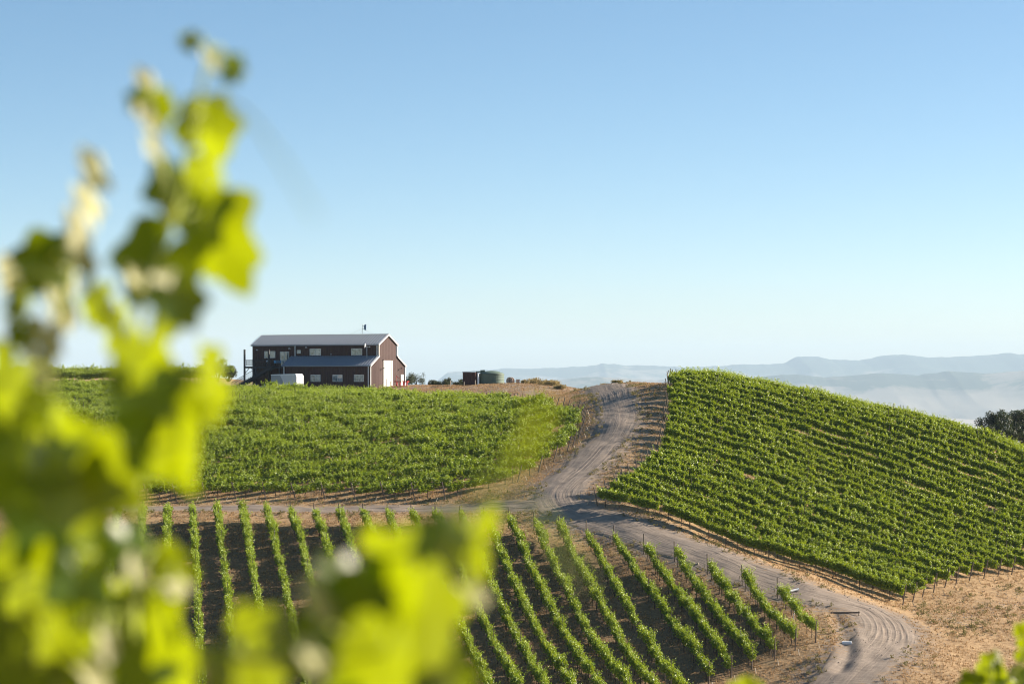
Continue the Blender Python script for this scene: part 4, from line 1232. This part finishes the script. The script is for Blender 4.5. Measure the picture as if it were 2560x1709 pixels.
# ---------------------------------------------------------------- grapevine shoots close to the tripod
def fg_leaf_mat(name, refl, trans, tf, rough=.38):
    t = NT(name)
    oi = t.n('ObjectInfo'); v = t.obj()
    f = t.noise(v, 26, 4); k = t.math('ADD', t.math('MULTIPLY', oi.outputs['Random'], .5), t.math('MULTIPLY', f, .5))
    lo = tuple(c * .72 for c in refl); hi = tuple(min(1, c * 1.3) for c in refl)
    c = t.ramp(k, [(.2, lo), (.8, hi)])
    ct = t.ramp(k, [(.2, tuple(x * .8 for x in trans)), (.8, tuple(min(1, x * 1.12) for x in trans))])
    p = t.principled(Base_Color=c, Roughness=rough, Specular_IOR_Level=.5)
    tr = t.n('BsdfTranslucent', Color=ct); ms = t.n('MixShader', Fac=tf)
    t.t.links.new(p.outputs[0], ms.inputs[1]); t.t.links.new(tr.outputs[0], ms.inputs[2])
    return t.end(ms.outputs[0])
M_FL = fg_leaf_mat('grape leaf', (.038, .086, .004), (.325, .395, .002), .50)
M_FY = fg_leaf_mat('young and glint grape leaf', (.42, .42, .20), (.58, .58, .19), .42, .5)  # pale colour for young tips, and for leaves standing in for sun glints
M_FS = fg_leaf_mat('shaded grape leaf', (.034, .078, .004), (.30, .39, .002), .46)  # darker copy of the grape leaf: shade from other leaves put into its colour
M_STEM = plain('green shoot stem', (.30, .36, .05), .5, 0, .15, 20)

def grape_leaf(seed):
    r = random.Random(seed)
    A = [0, 27, 54, 84, 114, 148, 170, 180]; Rr = [1.0, .73, .93, .69, .80, .64, .36, .10]
    n, m = 96, 7
    cup = r.uniform(-.25, .30); wav = r.uniform(.03, .10); ph = r.uniform(0, 6)
    fold = r.uniform(.05, .25); roll = r.uniform(-.3, .5)
    vs = [(0, 0, 0)]
    for j in range(1, m + 1):
        f = j / m
        for i in range(n):
            th = 360 * i / n; a = th if th <= 180 else 360 - th
            rad = np.interp(a, A, Rr)
            rad *= 1 + .05 * (abs(((th / 360 * 34) % 1) - .5) * 2 - .5) * (a < 165)
            q = math.radians(th); x, y = rad * f * math.sin(q), rad * f * math.cos(q)
            z = fold * abs(x) - cup * (x * x + y * y) * .6 + wav * math.sin(4 * q + ph) * f * f - roll * max(0, y - .2) ** 2
            vs.append((x, y, z))
    fs = [(0, 1 + i, 1 + (i + 1) % n) for i in range(n)]
    for j in range(m - 1):
        for i in range(n):
            a, b = 1 + j * n + i, 1 + j * n + (i + 1) % n
            fs.append((a, a + n, b + n, b))
    return vs, fs
LEAVES = {}
for key, mat in (('L', M_FL), ('Y', M_FY), ('M', M_FS)):
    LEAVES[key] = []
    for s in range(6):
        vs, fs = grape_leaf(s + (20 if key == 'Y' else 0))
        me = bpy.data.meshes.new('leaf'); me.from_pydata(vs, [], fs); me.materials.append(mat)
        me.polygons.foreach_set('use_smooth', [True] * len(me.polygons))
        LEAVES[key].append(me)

NRM = {'T': (-.62, -.70, .10), 'B': (-.85, -.50, -.1), 'R': (.55, -.75, .35), 'D': (.32, -.94, -.05), 'M': (.32, -.94, -.05), 'P': (.62, -.62, .42), 'O': (-.25, -.95, -.05)}
def wpt(px, py, d): return Vector(world(px, py, d))

def shoot(label, stems, leaves, depth, seed, rad=.0035):
    """stems: list of pixel-bearing polylines (px, py[, depth]); leaves: (px, py, radius, type, roll)"""
    r = random.Random(seed)
    base = stems[0][0]
    bp = wpt(base[0], base[1], depth)
    gzv = gz(bp.x, bp.y)
    o = empty('grapevine_shoot', (bp.x, bp.y, gzv)); tag(o, label, 'vine shoot', 'blurred foreground vine shoots')
    off = Vector((bp.x, bp.y, gzv))
    allp = []
    for k, s in enumerate(stems):
        pts = [wpt(q[0], q[1], q[2] if len(q) > 2 else depth) - off for q in s]
        dense = [Vector(p) for p in catmull([tuple(p) for p in pts], .02)] if len(pts) > 2 else pts
        if k == 0: dense = [Vector((0, 0, -.1)), Vector((.01, .01, (dense[0].z) * .5))] + dense
        n = len(dense); rr = [rad * (1.25 - .8 * i / n) * (.35 if k == 3 else 1) for i in range(n)]
        MB().tube(dense, rr, 7).build('stem', M_STEM, o, smooth_=True)
        if k < 3: allp += dense[2:] if k == 0 else dense
    for (px, py, rp, ty, roll) in leaves:
        d = depth + r.uniform(-.16, .16)
        c = wpt(px, py, d) - off
        size = rp * d / F * (1.15 if ty == 'P' else 1.16)
        nrm = Vector(NRM[ty]) + Vector((r.gauss(0, .10), r.gauss(0, .08), r.gauss(0, .10))); nrm.normalize()
        up = Vector((math.sin(R(roll)), 0, math.cos(R(roll))))
        y = (up - nrm * up.dot(nrm)).normalized(); x = y.cross(nrm)
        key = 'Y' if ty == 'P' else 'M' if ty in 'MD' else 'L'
        lf = link('leaf', LEAVES[key][r.randrange(6)], o)
        M = Matrix((x, y, nrm)).transposed().to_4x4() @ Matrix.Diagonal((size * (.72 if ty == 'P' else 1), size * (1.3 if ty == 'P' else 1), size, 1))
        M.translation = c - y * size * .15
        lf.matrix_local = M
        near = min(allp, key=lambda p: (p - c).length)
        b0 = M.translation
        if (near - b0).length > .01:
            mid = near.lerp(b0, .5) + Vector((0, 0, .012))
            MB().tube([near, mid, b0], .0014, 5).build('petiole', M_STEM, o, smooth_=True)
    return o

shoot('blurred pale growing tip of the leftmost vine shoot', [[(60, 1500), (100, 1150), (135, 880), (185, 650), (225, 430)]],
      [(238, 425, 62, 'P', -10), (222, 500, 58, 'P', 160), (196, 560, 55, 'P', 190), (205, 640, 60, 'P', 170), (165, 690, 55, 'P', 200), (150, 770, 62, 'P', 185), (118, 850, 62, 'P', 195),
       (105, 655, 95, 'D', -80), (160, 620, 45, 'D', 60), (48, 765, 62, 'B', 200), (62, 835, 55, 'D', 170), (15, 690, 50, 'P', 0), (20, 905, 80, 'B', 180), (100, 905, 60, 'P', 180)], 1.95, 1)
shoot('tall blurred vine shoot with large yellow-green leaf against the sky', [[(330, 1500), (345, 1150), (345, 930), (330, 850), (370, 720), (430, 560), (470, 380), (500, 230), (522, 140)], [(345, 930), (290, 810), (225, 730), (205, 690)], [(430, 560), (400, 420), (380, 260)], [(500, 230), (600, 270, 1.5), (690, 380, 1.2), (745, 470, 1.1), (790, 545, 1.05)]],
      [(475, 105, 32, 'M', -60), (522, 148, 40, 'P', 20), (580, 172, 44, 'M', 100), (372, 215, 52, 'P', -10), (395, 270, 58, 'O', 160), (365, 300, 48, 'P', 150), (378, 365, 42, 'P', 180), (350, 255, 45, 'M', -70),
       (525, 315, 95, 'O', 25), (520, 405, 90, 'T', 120), (555, 600, 150, 'T', 165), (500, 540, 110, 'T', 200), (445, 470, 95, 'M', 190), (390, 655, 130, 'M', 215), (445, 755, 85, 'M', 150), (430, 775, 80, 'T', 100), (420, 712, 60, 'P', 60), (350, 705, 45, 'P', -50), (300, 820, 85, 'B', 150), (240, 762, 70, 'T', 160),
       (370, 890, 120, 'T', 180), (375, 1010, 118, 'M', 170), (440, 1020, 95, 'O', 150), (340, 930, 80, 'O', 190), (520, 955, 115, 'B', 95), (450, 1125, 115, 'T', 165), (365, 1140, 70, 'M', 180), (320, 930, 70, 'T', 200)], 1.85, 2)
shoot('thick blurred leaf cluster at the left picture edge', [[(150, 1650), (160, 1400), (170, 1150), (150, 960)]],
      [(140, 1120, 130, 'T', 130), (35, 1060, 120, 'M', 170), (225, 1200, 165, 'T', 110), (55, 1210, 130, 'M', 190), (130, 1320, 130, 'M', 160), (130, 1120, 50, 'P', 40), (300, 1170, 75, 'B', 100), (215, 1330, 90, 'O', 150), (20, 960, 100, 'T', 200), (110, 1210, 90, 'B', 180)], 1.75, 3)
shoot('blurred lower-left leaf mass with pale light spots', [[(230, 1800), (240, 1600), (260, 1400)], [(240, 1600), (350, 1480), (420, 1400)]],
      [(60, 1430, 130, 'T', 200), (150, 1395, 60, 'P', 10), (338, 1425, 42, 'P', 0), (272, 1472, 46, 'P', 30), (250, 1545, 52, 'P', 160), (265, 1610, 45, 'P', 190), (225, 1690, 60, 'P', 150), (420, 1490, 100, 'T', 60), (360, 1560, 120, 'O', 170), (350, 1650, 120, 'M', 170), (140, 1550, 140, 'T', 130), (30, 1570, 130, 'M', 180), (60, 1690, 140, 'M', 200), (170, 1660, 120, 'O', 170), (430, 1650, 110, 'T', 140), (440, 1470, 40, 'P', 60), (320, 1375, 80, 'M', 40), (190, 1465, 100, 'M', 190), (425, 1405, 60, 'O', 70), (300, 1510, 110, 'T', 150), (110, 1490, 110, 'T', 220), (250, 1650, 120, 'T', 170), (400, 1580, 100, 'B', 120), (20, 1500, 90, 'T', 180)], 1.8, 4)  # pale leaves here are blurred sun glints put in as colour
shoot('large bright yellow blurred leaves at bottom centre', [[(760, 1900), (800, 1720), (880, 1600), (1000, 1480), (1150, 1380)], [(880, 1640), (700, 1650), (560, 1640), (500, 1690)]],
      [(650, 1650, 160, 'T', 100), (570, 1695, 100, 'B', 200), (775, 1640, 50, 'P', 160), (505, 1640, 32, 'T', 10), (790, 1500, 65, 'P', 140), (850, 1440, 80, 'R', 40), (905, 1485, 115, 'M', 160), (840, 1620, 145, 'M', 190), (1000, 1440, 150, 'B', 40), (1065, 1560, 160, 'T', 130), (960, 1650, 140, 'T', 200), (1190, 1370, 95, 'B', 50), (1105, 1350, 90, 'M', 20), (1175, 1490, 48, 'P', 80), (1115, 1690, 90, 'M', 150), (930, 1350, 55, 'T', 20), (880, 1705, 110, 'M', 180), (1225, 1300, 42, 'T', 60)], 1.55, 5)
shoot('small vine shoot tip in the lower right corner', [[(2475, 1900), (2475, 1750), (2480, 1650)], [(2475, 1750), (2560, 1640), (2562, 1550)]],
      [(2480, 1656, 36, 'T', 10), (2455, 1684, 40, 'T', -60), (2505, 1684, 42, 'B', 70), (2430, 1716, 48, 'O', -90), (2480, 1726, 50, 'T', 180), (2525, 1724, 45, 'T', 120), (2495, 1641, 18, 'P', 20), (2560, 1706, 50, 'D', 90), (2558, 1576, 28, 'T', 20), (2566, 1626, 36, 'O', 100), (2400, 1736, 40, 'D', 180)], 5.0, 6, .005)
shoot('blurred leaf just rising over the bottom edge', [[(1860, 1900), (1862, 1800), (1866, 1730)]],
      [(1862, 1722, 40, 'T', 80), (1890, 1725, 35, 'B', 60), (1835, 1730, 32, 'T', -40)], 3.6, 7, .004)
# tendril and small leaves very near the lens, almost dissolved by the blur
td = empty('vine_tendril', (.02, .9, gz(.02, .9))); tag(td, 'soft yellow leaf streak before the vine block and track', 'tendril')
o_ = Vector(td.location)
pp = [wpt(*q) - o_ for q in ((1120, 1760, .98), (1090, 1560, .97), (1150, 1330, .95), (1230, 1215, .93), (1310, 1120, .92), (1340, 1040, .9))]
MB().tube([Vector((0, 0, -.1))] + [Vector(p) for p in catmull([tuple(p) for p in pp], .01)], .0016, 7).build('stem', M_STEM, td, smooth_=True)
pp = [wpt(*q) - o_ for q in ((1230, 1215, .93), (1330, 1270, .9), (1410, 1380, .88), (1460, 1450, .87))]
MB().tube([Vector(p) for p in catmull([tuple(p) for p in pp], .01)], .0011, 6).build('side_shoot', M_STEM, td, smooth_=True)
for px, py, d, rp, sq, roll in ((1345, 1040, .9, 62, .5, 200), (1300, 1120, .91, 58, .5, 215), (1225, 1215, .93, 52, .45, 240), (1425, 1400, .88, 36, .4, 140)):
    nrm = Vector((-.72, -.68, .1)).normalized(); up = Vector((math.sin(R(roll)), 0, math.cos(R(roll))))
    y_ = (up - nrm * up.dot(nrm)).normalized(); x_ = y_.cross(nrm); sz = rp * d / F
    Ml = Matrix((x_, y_, nrm)).transposed().to_4x4() @ Matrix.Diagonal((sz * sq, sz, sz, 1)); Ml.translation = wpt(px, py, d) - o_
    lf = link('leaf', LEAVES['L'][2], td); lf.matrix_local = Ml
HAZE_DENSITY = 4.2e-5
# ---------------------------------------------------------------- morning haze filling the valley air
t = NT('valley haze')
pv = t.n('VolumePrincipled')
pv.inputs['Color'].default_value = (.52, .70, .88, 1)
pv.inputs['Density'].default_value = HAZE_DENSITY
pv.inputs['Anisotropy'].default_value = 0.0
t.t.links.new(pv.outputs[0], t.out.inputs['Volume'])
hz = MB().box(-29000, 29000, -1500, 36000, -420, 520).build('haze', t.m)
tag(hz, 'thin pale blue haze filling the air over the valley', 'haze', kind='stuff')
